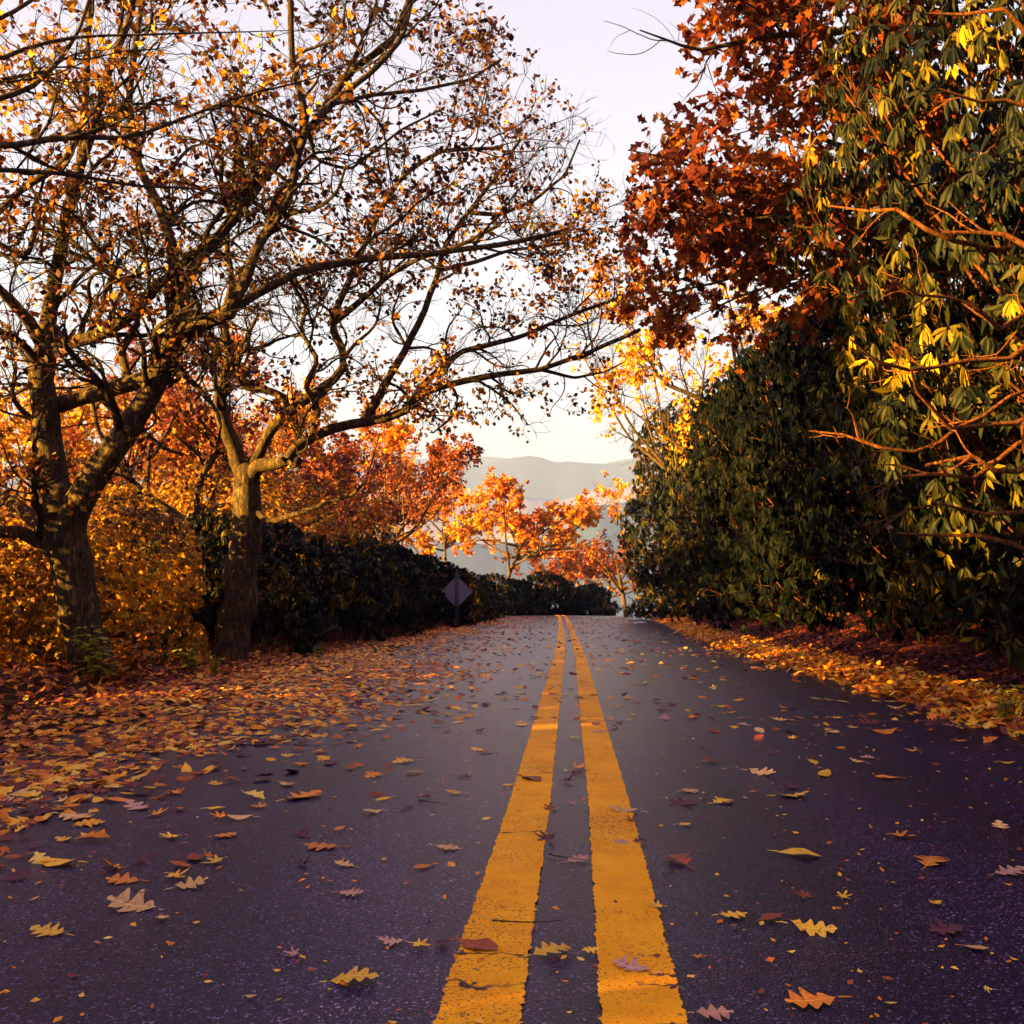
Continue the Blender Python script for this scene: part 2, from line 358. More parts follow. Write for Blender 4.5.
def resample(p, r, K):
    p = np.asarray(p, float); s = np.concatenate([[0], np.cumsum(np.linalg.norm(np.diff(p, axis=0), axis=1))])
    # catmull-like smoothing through a dense linear + box filter
    M = 8*K; q = np.linspace(0, s[-1], M); d = np.stack([np.interp(q, s, p[:, i]) for i in range(3)], 1); rr = np.interp(q, s, r)
    w = max(3, M//(2*len(p))) | 1; k = np.hanning(w+2)[1:-1]; k /= k.sum()
    dd = np.stack([np.convolve(np.pad(2*d[:, i]-d[:, i], w//2, mode='edge'), k, 'valid') for i in range(3)], 1)
    dd[0] = d[0]; dd[-1] = d[-1]; ii = np.linspace(0, M-1, K).astype(int)
    return dd[ii], rr[ii]
def grow(start, dirs, length, r0, K, wander, up, r1f=.35):
    n = len(start); pts = np.zeros((n, K, 3)); pts[:, 0] = start; d = norm(dirs); w = rnd3(n)*wander
    for k in range(1, K):
        w = .55*w + rnd3(n)*wander
        d = norm(d + w + np.array([0, 0, up]))
        pts[:, k] = pts[:, k-1]+d*(length/(K-1))[:, None]
    rad = r0[:, None]*np.linspace(1, r1f, K)[None]
    return pts, rad
def spawn(pts, rad, per, t0, ang, lmin, lmax, rf, upb=.0, outward=None):
    N_, K, _ = pts.shape; n = int(N_*per)
    L = np.linalg.norm(np.diff(pts, axis=1), axis=2).sum(1); i = rng.choice(N_, n, p=L/L.sum())
    t = rng.uniform(t0, 1, n)*(K-1); k = np.minimum(t.astype(int), K-2); f = (t-k)[:, None]
    p = pts[i, k]*(1-f)+pts[i, k+1]*f; tan = norm(pts[i, k+1]-pts[i, k])
    r = rad[i, k]*(1-f[:, 0])+rad[i, k+1]*f[:, 0]
    side = norm(np.cross(tan, rnd3(n))); a = rng.normal(ang, .25, n)[:, None]
    d = norm(tan*np.cos(a)+side*np.sin(a)+np.array([0, 0, upb]))
    if outward is not None: d = norm(d+outward*.4)
    ln = rng.uniform(lmin, lmax, n)
    return p, d, ln, np.minimum(r*rf, ln*.03)

def leaf_template(kind, var):
    """strip leaf along +X, unit length; returns V, Q"""
    rr = np.random.default_rng(var*17+3)
    if kind == 'kite': ts = [0, .5, 1]; ws = [0.03, .34, 0.02]
    elif kind == 'oak5': ts = [0, .18, .32, .46, .62, .76, 1]; ws = [.02, .10, .30, .14, .36, .16, .03]
    elif kind == 'oak': ts = [0, .10, .20, .28, .38, .47, .56, .66, .74, .84, .92, 1]; ws = [.012, .02, .19, .07, .31, .09, .38, .10, .29, .10, .13, .01]
    elif kind == 'maple': ts = [0, .08, .16, .26, .40, .52, .62, .70, .80, .9, 1]; ws = [.02, .28, .16, .50, .20, .42, .16, .25, .10, .08, .01]
    elif kind == 'rho': ts = [0, .25, .6, 1]; ws = [.015, .11, .14, .02]
    elif kind == 'oval': ts = [0, .12, .35, .62, .85, 1]; ws = [.01, .05, .2, .24, .14, .01]
    if kind == 'oak':
        ts = np.linspace(0, 1, 27); nl = 4 if var % 2 else 3.5
        env = .40*np.sin(np.pi*np.clip((ts-.10)/.92, 0, 1)**.85)+.012
        ws = env*(.22+.78*np.abs(np.sin(np.pi*nl*np.clip((ts-.10)/.9, 0, 1)))**1.3); ws[-1] = .01; ws[-2] = max(ws[-2], .03)
    if kind == 'maple':
        M = 40; th = np.arange(M)/M*2*np.pi; rr = np.random.default_rng(var+50)
        r = np.full(M, .15)
        for a_, l_ in ((0, .58), (.85, .50), (-.85, .48), (1.75, .36), (-1.75, .38), (2.5, .2), (-2.5, .2)):
            dd = np.abs((th-a_-rr.normal(0, .06)+np.pi) % (2*np.pi)-np.pi); r = np.maximum(r, l_*rr.uniform(.85, 1.1)*(1-dd/.36)**.8*(dd < .36)+.13*(dd < .36) if False else l_*rr.uniform(.85, 1.1)*np.clip(1-dd/.42, 0, 1)**.8)
        c1, c2 = rr.uniform(-.3, .7), rr.uniform(-.3, .3); V = []
        for f_ in (.03, .5, 1.0):
            x_ = np.cos(th)*r*f_; y_ = np.sin(th)*r*f_; V += list(zip(x_+.42, y_, c1*y_*y_+c2*x_*x_+.03*np.cos(th*7)*f_))
        Q = [(k*M+i, k*M+(i+1) % M, (k+1)*M+(i+1) % M, (k+1)*M+i) for k in (0, 1) for i in range(M)]
        return np.array(V, float), np.array(Q)
    ts = np.array(ts); ws = np.array(ws)
    c1, c2, tw = rr.uniform(-.5, .9), rr.uniform(-.35, .35), rr.uniform(-.4, .4)
    V = []
    for t, w in zip(ts, ws):
        jl, jr = (rr.uniform(.85, 1.1), rr.uniform(.85, 1.1)) if kind in ('oak', 'maple', 'oak5') else (1, 1)
        back = -.10 if kind in ('oak', 'maple') else 0
        z0 = c2*t*(1-t)*1.2+ (0 if kind != 'rho' else -.25*t*t)
        yl, yr_ = w*jl, -w*jr
        fwd = (.22 if kind == 'oak' else .35)*w if kind in ('oak', 'maple', 'oak5') else 0
        V += [(t+fwd, yl, z0+c1*yl*yl*1.6+tw*yl*t*.5), (t, 0, z0-(.03 if kind == 'rho' else 0)), (t+fwd, yr_, z0+c1*yr_*yr_*1.6+tw*yr_*t*.5)]
    Q = []
    for k in range(len(ts)-1):
        a = 3*k; Q += [(a, a+1, a+4, a+3), (a+1, a+2, a+5, a+4)]
    return np.array(V, float), np.array(Q)
TEMPL = {k: [leaf_template(k, v) for v in range(5)] for k in ('kite', 'oak5', 'oak', 'maple', 'rho', 'oval')}
def frames(x, nrm):
    x = norm(x); z = norm(nrm-(nrm*x).sum(-1, keepdims=True)*x); y = np.cross(z, x); return np.stack([x, y, z], -1)
def scatter(mb, kind, pos, x, nrm, size, rnd):
    """leaf copies: each a handful of faces"""
    n = len(pos)
    if n == 0: return
    Fm = frames(x, nrm); var = rng.integers(0, len(TEMPL[kind]), n)
    for v in range(len(TEMPL[kind])):
        s = np.where(var == v)[0]
        if not len(s): continue
        TV, TQ = TEMPL[kind][v]
        V = np.einsum('nij,kj->nki', Fm[s], TV)*size[s][:, None, None]+pos[s][:, None]
        Q = TQ[None]+(np.arange(len(s))*len(TV))[:, None, None]
        mb.add(V.reshape(-1, 3), Q.reshape(-1, 4), np.repeat(rnd[s], len(TV)))
def canopy(mb, pts, prob, per, size, kind='kite', droop=.5, bias=0.0, spread=.10, clump=1.2):
    """leaves at twig ends; clumps share a hue"""
    N_, K, _ = pts.shape
    keep = rng.random(N_) < prob*np.clip(1+clump*wob(pts[:, -1], .9)*1.6, .05, 2.5)
    p = pts[keep]; n = len(p)
    if not n: return
    i = np.repeat(np.arange(n), per); m = len(i)
    k = rng.integers(K//2, K, m); pos = p[i, k]+rnd3(m)*spread*rng.random((m, 1))
    x = norm(norm(p[i, -1]-p[i, -2])*.5+rnd3(m)+np.array([0, 0, -droop])); nr = rnd3(m)+np.array([0, 0, .4])
    rnd = np.clip(.45+.32*wob(pos, .8)+rng.normal(0, .22, m)+bias, 0, 1)
    scatter(mb, kind, pos, x, nr, size*rng.uniform(.65, 1.25, m), rnd)

def tree(name, label, cat, base, limbs, levels, leafspec, leafmat, group=None, bark=None, twigm=None, K=22, upb=.15, root=True, filt=None):
    """limbs: list of (world pts, radii). levels: list of (per, t0, ang, lmin, lmax, wander). leafspec: (kind, prob, per, size, droop, bias)"""
    t = empty(name, tuple(base), label, cat, group)
    mb = MB(); LP = []; LR = []
    for pts, rad in limbs:
        p, r = resample(pts, rad, K)
        j = wob(p+len(LP)*3.1, 2.6)[:, None]*norm(np.cross(np.gradient(p, axis=0), [.3, 1, .2]))*.35*r[:, None]
        p = p+j; r = r*(1+.08*wob(p, 5.0))
        tn = norm(p[-1]-p[-2]); p = np.vstack([p, p[-1]+tn*r[-1]*.35, p[-1]+tn*r[-1]*.5]); r = np.concatenate([r, [r[-1]*.75, r[-1]*.02]])
        LP.append(p); LR.append(r)
    LP = np.array(LP); LR = np.array(LR)
    V, Q = tubes(LP, LR, 10); mb.add(V, Q)
    link("trunk", mb.mesh("trunk", bark or M_BARK, True, base), t)
    br = MB(); cur, cr = LP[1:] if root else LP, LR[1:] if root else LR
    lf = MB(); allp = []
    for li, (per, t0, ang, l0, l1, wd, up) in enumerate(levels):
        p, d, ln, r = spawn(cur, cr, per, t0, ang, l0, l1, .52, upb)
        if filt is not None:
            ok = filt(p + d*ln[:, None]*.8); p, d, ln, r = p[ok], d[ok], ln[ok], r[ok]
        r = np.maximum(r, .0035)
        Kk = (12, 9, 6, 5)[li]
        pts, rad = grow(p, d, ln, r, Kk, wd, up)
        V, Q = tubes(pts, rad, (6, 4, 3, 3)[li]); br.add(V, Q)
        cur, cr = pts, rad; allp.append(pts)
    link("branches", br.mesh("branches", twigm or M_TWIG, True, base), t)
    kind, prob, per, size, droop, bias = leafspec
    canopy(lf, cur, prob, per, size, kind, droop, bias)
    if len(allp) > 1 and len(levels) > 2:
        canopy(lf, allp[-2], prob*.8, max(1, per//2), size, kind, droop, bias)
    link("crown", lf.mesh("crown", leafmat, False, base), t)
    return t
def pl(pp, d0, d1, w0, w1, end=1.0):
    """pixel polyline -> 3-D, depth runs d0..d1, width in px w0..w1"""
    n = len(pp); t = np.linspace(0, 1, n); d = d0+(d1-d0)*t
    pts = np.array([P(a, b, dd) for (a, b), dd in zip(pp, d)])
    return pts, (w0+(w1-w0)*t**.8)/2*d/F

# ---- the big oak on the left
D1 = 9.2
b1 = P(92, 700, D1)
L1 = [
 pl([(95, 712), (90, 690), (84, 650), (74, 600), (66, 560), (61, 520), (56, 490)], D1, D1, 50, 34),
 pl([(66, 548), (60, 505), (51, 470), (47, 430), (44, 380), (46, 345), (51, 328)], D1, D1+.2, 36, 19),
 pl([(46, 345), (52, 300), (58, 267), (67, 212), (79, 171), (92, 130), (109, 68), (130, 17), (140, -40)], D1+.2, D1-.3, 16, 6),
 pl([(79, 171), (83, 130), (88, 68), (90, 0), (92, -50)], D1, D1+.8, 8, 4),
 pl([(46, 350), (28, 320), (8, 298), (-25, 262), (-60, 240)], D1+.2, D1-.8, 14, 7),
 pl([(68, 552), (68, 522), (80, 498), (104, 460), (130, 425), (150, 395), (166, 362), (173, 340)], D1, D1-.3, 32, 19),
 pl([(168, 360), (186, 335), (206, 322), (230, 312)], D1-.3, D1-.7, 19, 17),
 pl([(228, 313), (246, 284), (256, 250), (280, 215), (292, 190), (300, 150), (308, 125), (292, 60), (290, 0), (285, -50)], D1-.7, D1-1.0, 13, 5),
 pl([(225, 314), (262, 292), (300, 272), (367, 260), (440, 253), (511, 243), (560, 232)], D1-.7, D1+.6, 12, 4),
 pl([(172, 345), (180, 300), (191, 267), (222, 232), (253, 191), (284, 154), (308, 133), (328, 103), (350, 72), (395, 40), (412, -10)], D1-.3, D1+.4, 16, 5),
 pl([(176, 320), (173, 246), (157, 202), (137, 164), (128, 103), (137, 34), (146, -20)], D1-.2, D1+1.0, 13, 5),
 pl([(48, 342), (75, 342), (103, 334), (130, 318), (157, 288), (185, 262), (215, 238)], D1+.2, D1-.5, 14, 8),
 pl([(40, 412), (68, 402), (95, 393), (128, 384), (150, 378), (168, 358)], D1+.35, D1-.35, 16, 16),
 pl([(60, 560), (42, 545), (20, 533), (-20, 536), (-70, 520)], D1, D1-.5, 16, 10),
 pl([(58, 540), (40, 524), (20, 508), (0, 496), (-50, 470)], D1, D1+.8, 17, 11),
 pl([(130, 384), (120, 350), (140, 320), (128, 290), (95, 262), (70, 240), (40, 225)], D1-.1, D1+.6, 9, 4),
 pl([(62, 190), (40, 215), (28, 255), (10, 250), (-20, 230)], D1, D1-.4, 7, 4),
 pl([(30, 60), (60, 100), (80, 135), (62, 165), (20, 190), (-20, 230)], D1-.3, D1-.6, 5, 8),
 pl([(314, 123), (332, 102), (370, 74), (402, 39), (412, 0), (430, -50)], D1-.9, D1, 8, 4),
 pl([(332, 104), (370, 95), (420, 90), (470, 80), (500, 60)], D1-.8, D1+.8, 5, 2.5),
 pl([(308, 130), (315, 160), (350, 170), (400, 130), (440, 110)], D1-.9, D1, 5, 2),
]
tree("oak_tree", "large gnarled oak nearest the camera on the left verge, trunk forking low into sunlit limbs", "tree", b1, L1,
     [(8.0, .15, .85, .6, 1.5, .26, .03), (6.0, .12, .8, .35, .8, .30, .03), (4.0, .1, .75, .14, .36, .30, .0)],
     ('kite', .68, 7, .066, .4, -.02), M_OAKLEAF, 'oaks on the left verge',
     filt=lambda q: ((q[:, 2] > .0) & (512+q[:, 0]/np.maximum(q[:, 1], 1)*F < 560-.0*q[:, 2])))

# ---- the second oak
D2 = 12.0
b2 = P(228, 672, D2)
L2 = [
 pl([(226, 678), (229, 655), (234, 610), (239, 560), (244, 510), (246, 485), (244, 468)], D2, D2, 38, 25),
 pl([(243, 478), (232, 448), (222, 425), (219, 400), (227, 370), (227, 345), (222, 318), (232, 285), (225, 240), (240, 190), (236, 130)], D2, D2-.5, 19, 3),
 pl([(246, 480), (258, 466), (276, 463), (289, 458), (298, 461)], D2, D2-.5, 17, 11),
 pl([(250, 470), (264, 440), (284, 415), (288, 400), (270, 391), (245, 388), (235, 380), (240, 350), (255, 320)], D2, D2-.4, 13, 4),
 pl([(285, 460), (295, 448), (309, 437), (331, 429), (364, 421), (402, 415), (408, 402), (427, 392), (454, 383), (500, 374), (540, 370), (590, 352), (640, 330)], D2-.5, D2+.6, 14, 4),
 pl([(285, 415), (305, 400), (325, 385), (345, 370), (342, 345), (330, 325), (335, 308), (342, 299), (356, 267), (377, 218), (402, 176), (440, 151), (497, 148)], D2-.2, D2+.7, 12, 3.5),
 pl([(334, 322), (350, 310), (367, 295), (390, 275), (416, 260), (460, 245), (500, 225)], D2+.2, D2-.6, 8, 3),
 pl([(364, 421), (385, 385), (402, 355), (419, 323), (437, 278), (444, 246), (470, 210), (497, 176), (520, 140)], D2, D2+.8, 10, 3),
 pl([(408, 404), (432, 375), (458, 352), (518, 338), (567, 316), (616, 299), (640, 290)], D2+.1, D2+1.2, 8, 2.5),
 pl([(310, 437), (318, 410), (305, 385), (318, 360), (300, 330), (308, 300), (290, 270)], D2-.4, D2-.2, 8, 3),
 pl([(245, 500), (270, 522), (300, 512), (325, 503), (352, 495), (365, 482)], D2, D2-1.0, 7, 3),
 pl([(226, 345), (200, 330), (185, 300), (160, 290), (140, 260)], D2-.3, D2+.4, 6, 2.5),
 pl([(440, 270), (475, 262), (510, 250), (550, 246), (590, 232)], D2+.5, D2+1.0, 5, 2),
 pl([(470, 212), (500, 215), (535, 200), (565, 175), (580, 140)], D2+.7, D2+.7, 5, 2),
 pl([(540, 370), (575, 378), (605, 372), (625, 362)], D2+.6, D2+1.2, 4, 1.5),
]
tree("oak_tree", "twisted oak left of the road with a dark crossing stub and a sunlit upright limb", "tree", b2, L2,
     [(11, .18, .85, .6, 1.35, .26, .05), (6.2, .12, .8, .35, .8, .30, .03), (4.2, .1, .75, .14, .36, .30, .0)],
     ('kite', .74, 7, .07, .4, -.02), M_OAKLEAF, 'oaks on the left verge',
     filt=lambda q: (q[:, 2] > .9) & (512+q[:, 0]/np.maximum(q[:, 1], 1)*F < 640))

# ---- small crooked tree between them
D3 = 15.5
b3 = P(203, 625, D3)
L3 = [
 pl([(205, 640), (200, 600), (196, 570), (190, 545), (190, 523)], D3, D3, 22, 12),
 pl([(190, 530), (178, 515), (147, 496), (128, 478), (112, 455), (98, 430), (92, 400)], D3, D3-.6, 10, 4),
 pl([(196, 560), (197, 520), (197, 489), (212, 455), (222, 440), (215, 400), (225, 370)], D3, D3+.5, 9, 3),
 pl([(147, 496), (150, 460), (170, 430), (185, 415), (200, 395)], D3-.4, D3, 6, 3),
 pl([(190, 525), (210, 500), (225, 480), (240, 440)], D3, D3+1, 6, 3),
 pl([(200, 455), (180, 440), (150, 410), (135, 385)], D3, D3-1, 5, 2),
]
tree("crooked_tree", "thin crooked tree with a sunlit leaning limb between the two big oaks", "tree", b3, L3,
     [(9, .25, .8, .7, 1.6, .2, .05), (6, .15, .8, .4, .9, .25, .02), (4, .1, .8, .18, .4, .25, 0)],
     ('kite', .40, 5, .11, .4, .12), M_RED)

# ---- tree out of frame on the left whose thin boughs cross the top left corner
D0 = 5.6
b0 = np.array([-4.6, 6.0, float(ground_z(-4.6, 6.0))-.1])
tb = np.array([-4.5, 5.9, 2.0])
def bough(pp, d0, d1, w0, w1, frm):
    p, r = pl(pp, d0, d1, w0, w1); return np.vstack([frm, (frm+p[0])/2+[0, 0, .15], p]), np.concatenate([[r[0]*1.5, r[0]*1.2], r])
L0 = [(np.array([b0, b0+[0, 0, 1], tb-[0, 0, .8], tb, tb+[.1, 0, 1.4], tb+[.3, .2, 2.8]]), np.array([.2, .16, .13, .12, .08, .04])),
 bough([(0, 147), (62, 137), (130, 138), (178, 120), (239, 96), (308, 80), (360, 60)], D0, D0+1.2, 7, .7, tb),
 bough([(0, 99), (34, 87), (60, 60), (80, 30), (95, -20)], D0, D0+.6, 6, 3, tb),
 bough([(0, 60), (34, 44), (82, 36), (164, 34), (239, 32), (300, 30)], D0, D0+1.0, 5, .6, tb+[0, 0, .9]),
 bough([(0, 168), (68, 174), (137, 186), (191, 188), (239, 198), (342, 205)], D0+.5, D0+1.8, 5, .6, tb-[0, 0, .3]),
 bough([(0, 20), (40, -5), (90, -30)], D0, D0+.6, 5, 2, tb+[0, 0, 1.2]),
 bough([(0, 80), (45, 72), (70, 55), (100, 50)], D0+.2, D0+.9, 4, 1.6, tb)]
tree("leaning_tree", "tree past the left edge whose thin dark boughs reach across the top left corner", "tree", b0, L0,
     [(6, .35, .7, .35, .9, .14, .02), (4, .15, .75, .2, .45, .2, .0), (2.6, .1, .75, .1, .22, .22, 0)],
     ('kite', .22, 4, .06, .5, .1), M_OAKLEAF)

# ---- russet oak reaching over from the right
b4 = np.array([6.4, 11.2, float(ground_z(6.4, 11.2))-.1])
def V3(*a): return np.array(a, float)
t4 = V3(6.0, 11.0, 2.6)
L4 = [(np.array([b4, b4+[-.1, 0, 1.5], t4-[0, 0, 1.2], t4, t4+[-.2, -.2, 1.2], t4+[-.5, -.3, 3.0]]), np.array([.30, .24, .2, .18, .14, .08]))]
for tgt, d0, w in ((( 640, 300), 10.2, .05), ((690, 215), 9.6, .055), ((628, 150), 10.2, .05), ((640, 30), 9.6, .06), ((720, -60), 9.4, .06), ((720, 100), 10.6, .05), ((760, 300), 11.0, .05),
                   ((840, 20), 9.0, .05), ((690, 320), 11.6, .045), ((645, 230), 11.0, .045), ((790, 180), 10.4, .05), ((670, -30), 10.8, .05), ((890, -30), 9.0, .04), ((735, 250), 10.2, .04)):
    e = P(*tgt, d0); s = t4+V3(-.2, -.2, rng.uniform(-.6, 2.2)); m1 = s*.66+e*.34+V3(0, 0, .35)+rng.normal(0, .14, 3); m2 = s*.3+e*.7+V3(0, 0, .2)+rng.normal(0, .16, 3)
    L4.append((np.array([s, m1, m1*.5+m2*.5+rng.normal(0, .1, 3), m2, m2*.5+e*.5+rng.normal(0, .1, 3), e]), np.array([w, w*.75, w*.6, w*.45, w*.3, w*.12])))
tree("russet_oak_tree", "tall oak full of rust red leaves hanging over the right lane above the dark bushes", "tree", b4, L4,
     [(9, .35, .7, .5, 1.2, .16, -.02), (5, .15, .8, .3, .65, .2, -.02), (3.5, .1, .8, .12, .3, .25, -.03)],
     ('oak5', .50, 4, .15, .7, .04), M_RUSTLEAF,
     filt=lambda q: (512+q[:, 0]/np.maximum(q[:, 1], 1)*F > 618-12*np.sin(q[:, 2]*5)) & (q[:, 2] > 1.75))

# ---- golden tree and bare twigs behind the hedge on the right
def auto_tree(name, label, x, y, h, spread, lean, levels, leafspec, leafmat, cat='tree', group=None, nl=7, r0=.14, fork=.35, base_z=None, bark=None, twigm=None):
    z0 = (float(ground_z(x, y)) if base_z is None else base_z)-.15; b = np.array([x, y, z0])
    top = b+np.array([lean, 0, h]); fk = b+np.array([lean*fork*.8, 0, h*fork])
    limbs = [(np.array([b, b*.5+fk*.5+rng.normal(0, .06, 3)*h*.1, fk, fk*.6+top*.4+rng.normal(0, .1, 3)*h*.15, fk*.2+top*.8]), np.array([r0, r0*.8, r0*.68, r0*.4, r0*.2]))]
    for i in range(nl):
        a = i/nl*6.283+rng.uniform(-.4, .4); s = fk+(top-fk)*rng.uniform(0, .45); e = np.array([x+lean+math.cos(a)*spread, y+math.sin(a)*spread, z0+h*rng.uniform(.6, 1.0)])
        m = s*.5+e*.5+rng.normal(0, .12, 3)*spread+np.array([0, 0, -.05*h]); limbs.append((np.array([s, m, e]), np.array([r0*.5, r0*.32, r0*.12])))
    return tree(name, label, cat, b, limbs, levels, leafspec, leafmat, group=group, K=12, bark=bark, twigm=twigm)
LV = lambda s: [(7, .25, .75, .8*s, 1.6*s, .18, .05), (5, .15, .8, .4*s, .9*s, .22, .03), (3.4, .1, .8, .18*s, .4*s, .25, 0)]
auto_tree("golden_tree", "golden leaved tree rising behind the dark hedge under the rust red oak", 6.6, 25, 8.9, 2.6, -1.4, LV(1.0), ('kite', .8, 6, .14, .4, .1), M_GOLD)
auto_tree("bare_tree", "nearly bare thin tree poking twigs over the road beside the golden tree", 6.2, 34, 9.6, 2.2, -1.6, LV(1.1), ('kite', .10, 3, .15, .4, .2), M_GOLD)

# ---- trees beyond the crest
to = auto_tree("orange_tree", "spreading bright orange tree standing beyond the road crest", -.7, 60, 6.5, 4.1, 2.3, LV(1.1), ('kite', 1.2, 10, .22, .3, .3), M_ORANGE, group='trees beyond the crest', nl=14, r0=.16, fork=.3, base_z=-5.5)
auto_tree("young_tree", "small red orange tree with a thin trunk at the right edge where the road disappears", 5.3, 46, 3.3, 1.2, -.6, LV(.5), ('kite', .3, 4, .13, .4, .0), M_RED, group='trees beyond the crest', r0=.13, nl=6, base_z=-4.9)
for nm, lb, x, y, h, sp, m, bias, bz in (
    ("pale_tree", "faded purple brown tree behind the thin trunk right of the crest", 7.2, 74, 6.2, 3.4, M_RED, .15, -8.5),
    ("pale_tree", "pale orange tree between the bright orange tree and the right hedge", 4.2, 82, 6.6, 3.6, M_RUSTLEAF, .1, -9.5),
    ("golden_tree", "yellow sunlit tree just left of the bright orange tree beyond the crest", -4.4, 66, 7.6, 3.0, M_GOLD, .15, -6.2)):
    auto_tree(nm, lb, x, y, h, sp, 0, LV(1.1), ('kite', .8, 6, .26, .4, bias), m, group='trees beyond the crest', nl=9, base_z=bz)

# ---- thicket of autumn trees behind the left hedge
spec = [(-5.6, 24, 4.6, 2.0, M_RED, -.05, "small maroon and orange tree above the hedge just right of the second oak", "red_tree"),
        (-5.4, 31, 5.6, 2.3, M_ORANGE, .10, "red orange tree in the middle of the thicket behind the left hedge", "red_tree"),
        (-4.8, 38, 6.4, 2.6, M_RED, .0, "purple red tree behind the diamond sign and its hedge", "red_tree"),
        (-5.2, 47, 7.4, 2.8, M_RUSTLEAF, .05, "orange brown tree at the right end of the left thicket", "orange_tree"),
        (-7.6, 27, 5.8, 2.2, M_GOLD, .1, "yellow tree seen under the stub of the twisted oak", "golden_tree"),
        (-9.5, 21, 5.2, 2.4, M_GOLD, .1, "gold tree seen between the two big oaks behind the yellow shrubs", "orange_tree"),
        (-12.5, 24, 6.0, 2.8, M_GOLD, .05, "gold tree seen just right of the nearest oak trunk", "orange_tree"),
        (-12.0, 17.5, 4.6, 2.4, M_GOLD, .1, "gold tree at the left edge behind the nearest oak", "golden_tree"),
        (-15.0, 30, 7.0, 3.2, M_RED, .1, "maroon tree farthest left behind the yellow shrubs", "red_tree"),
        (-10.0, 36, 7.9, 3.0, M_GOLD, .0, "tall gold tree at the back of the left thicket", "golden_tree"),
        (-12.0, 52, 9.0, 4.0, M_RUSTLEAF, .1, "faded orange tree far behind the left thicket", "orange_tree")]
for x, y, h, sp, m, bias, lb, nm in spec:
    auto_tree(nm, lb, x, y, h*1.1, sp, rng.uniform(-.4, .4), LV(.9), ('kite', 1.0, 8, .13 if y < 40 else .2, .3, bias+(.22 if m is M_RED else .05)), m, group='autumn trees behind the left hedge', nl=8, r0=.11)

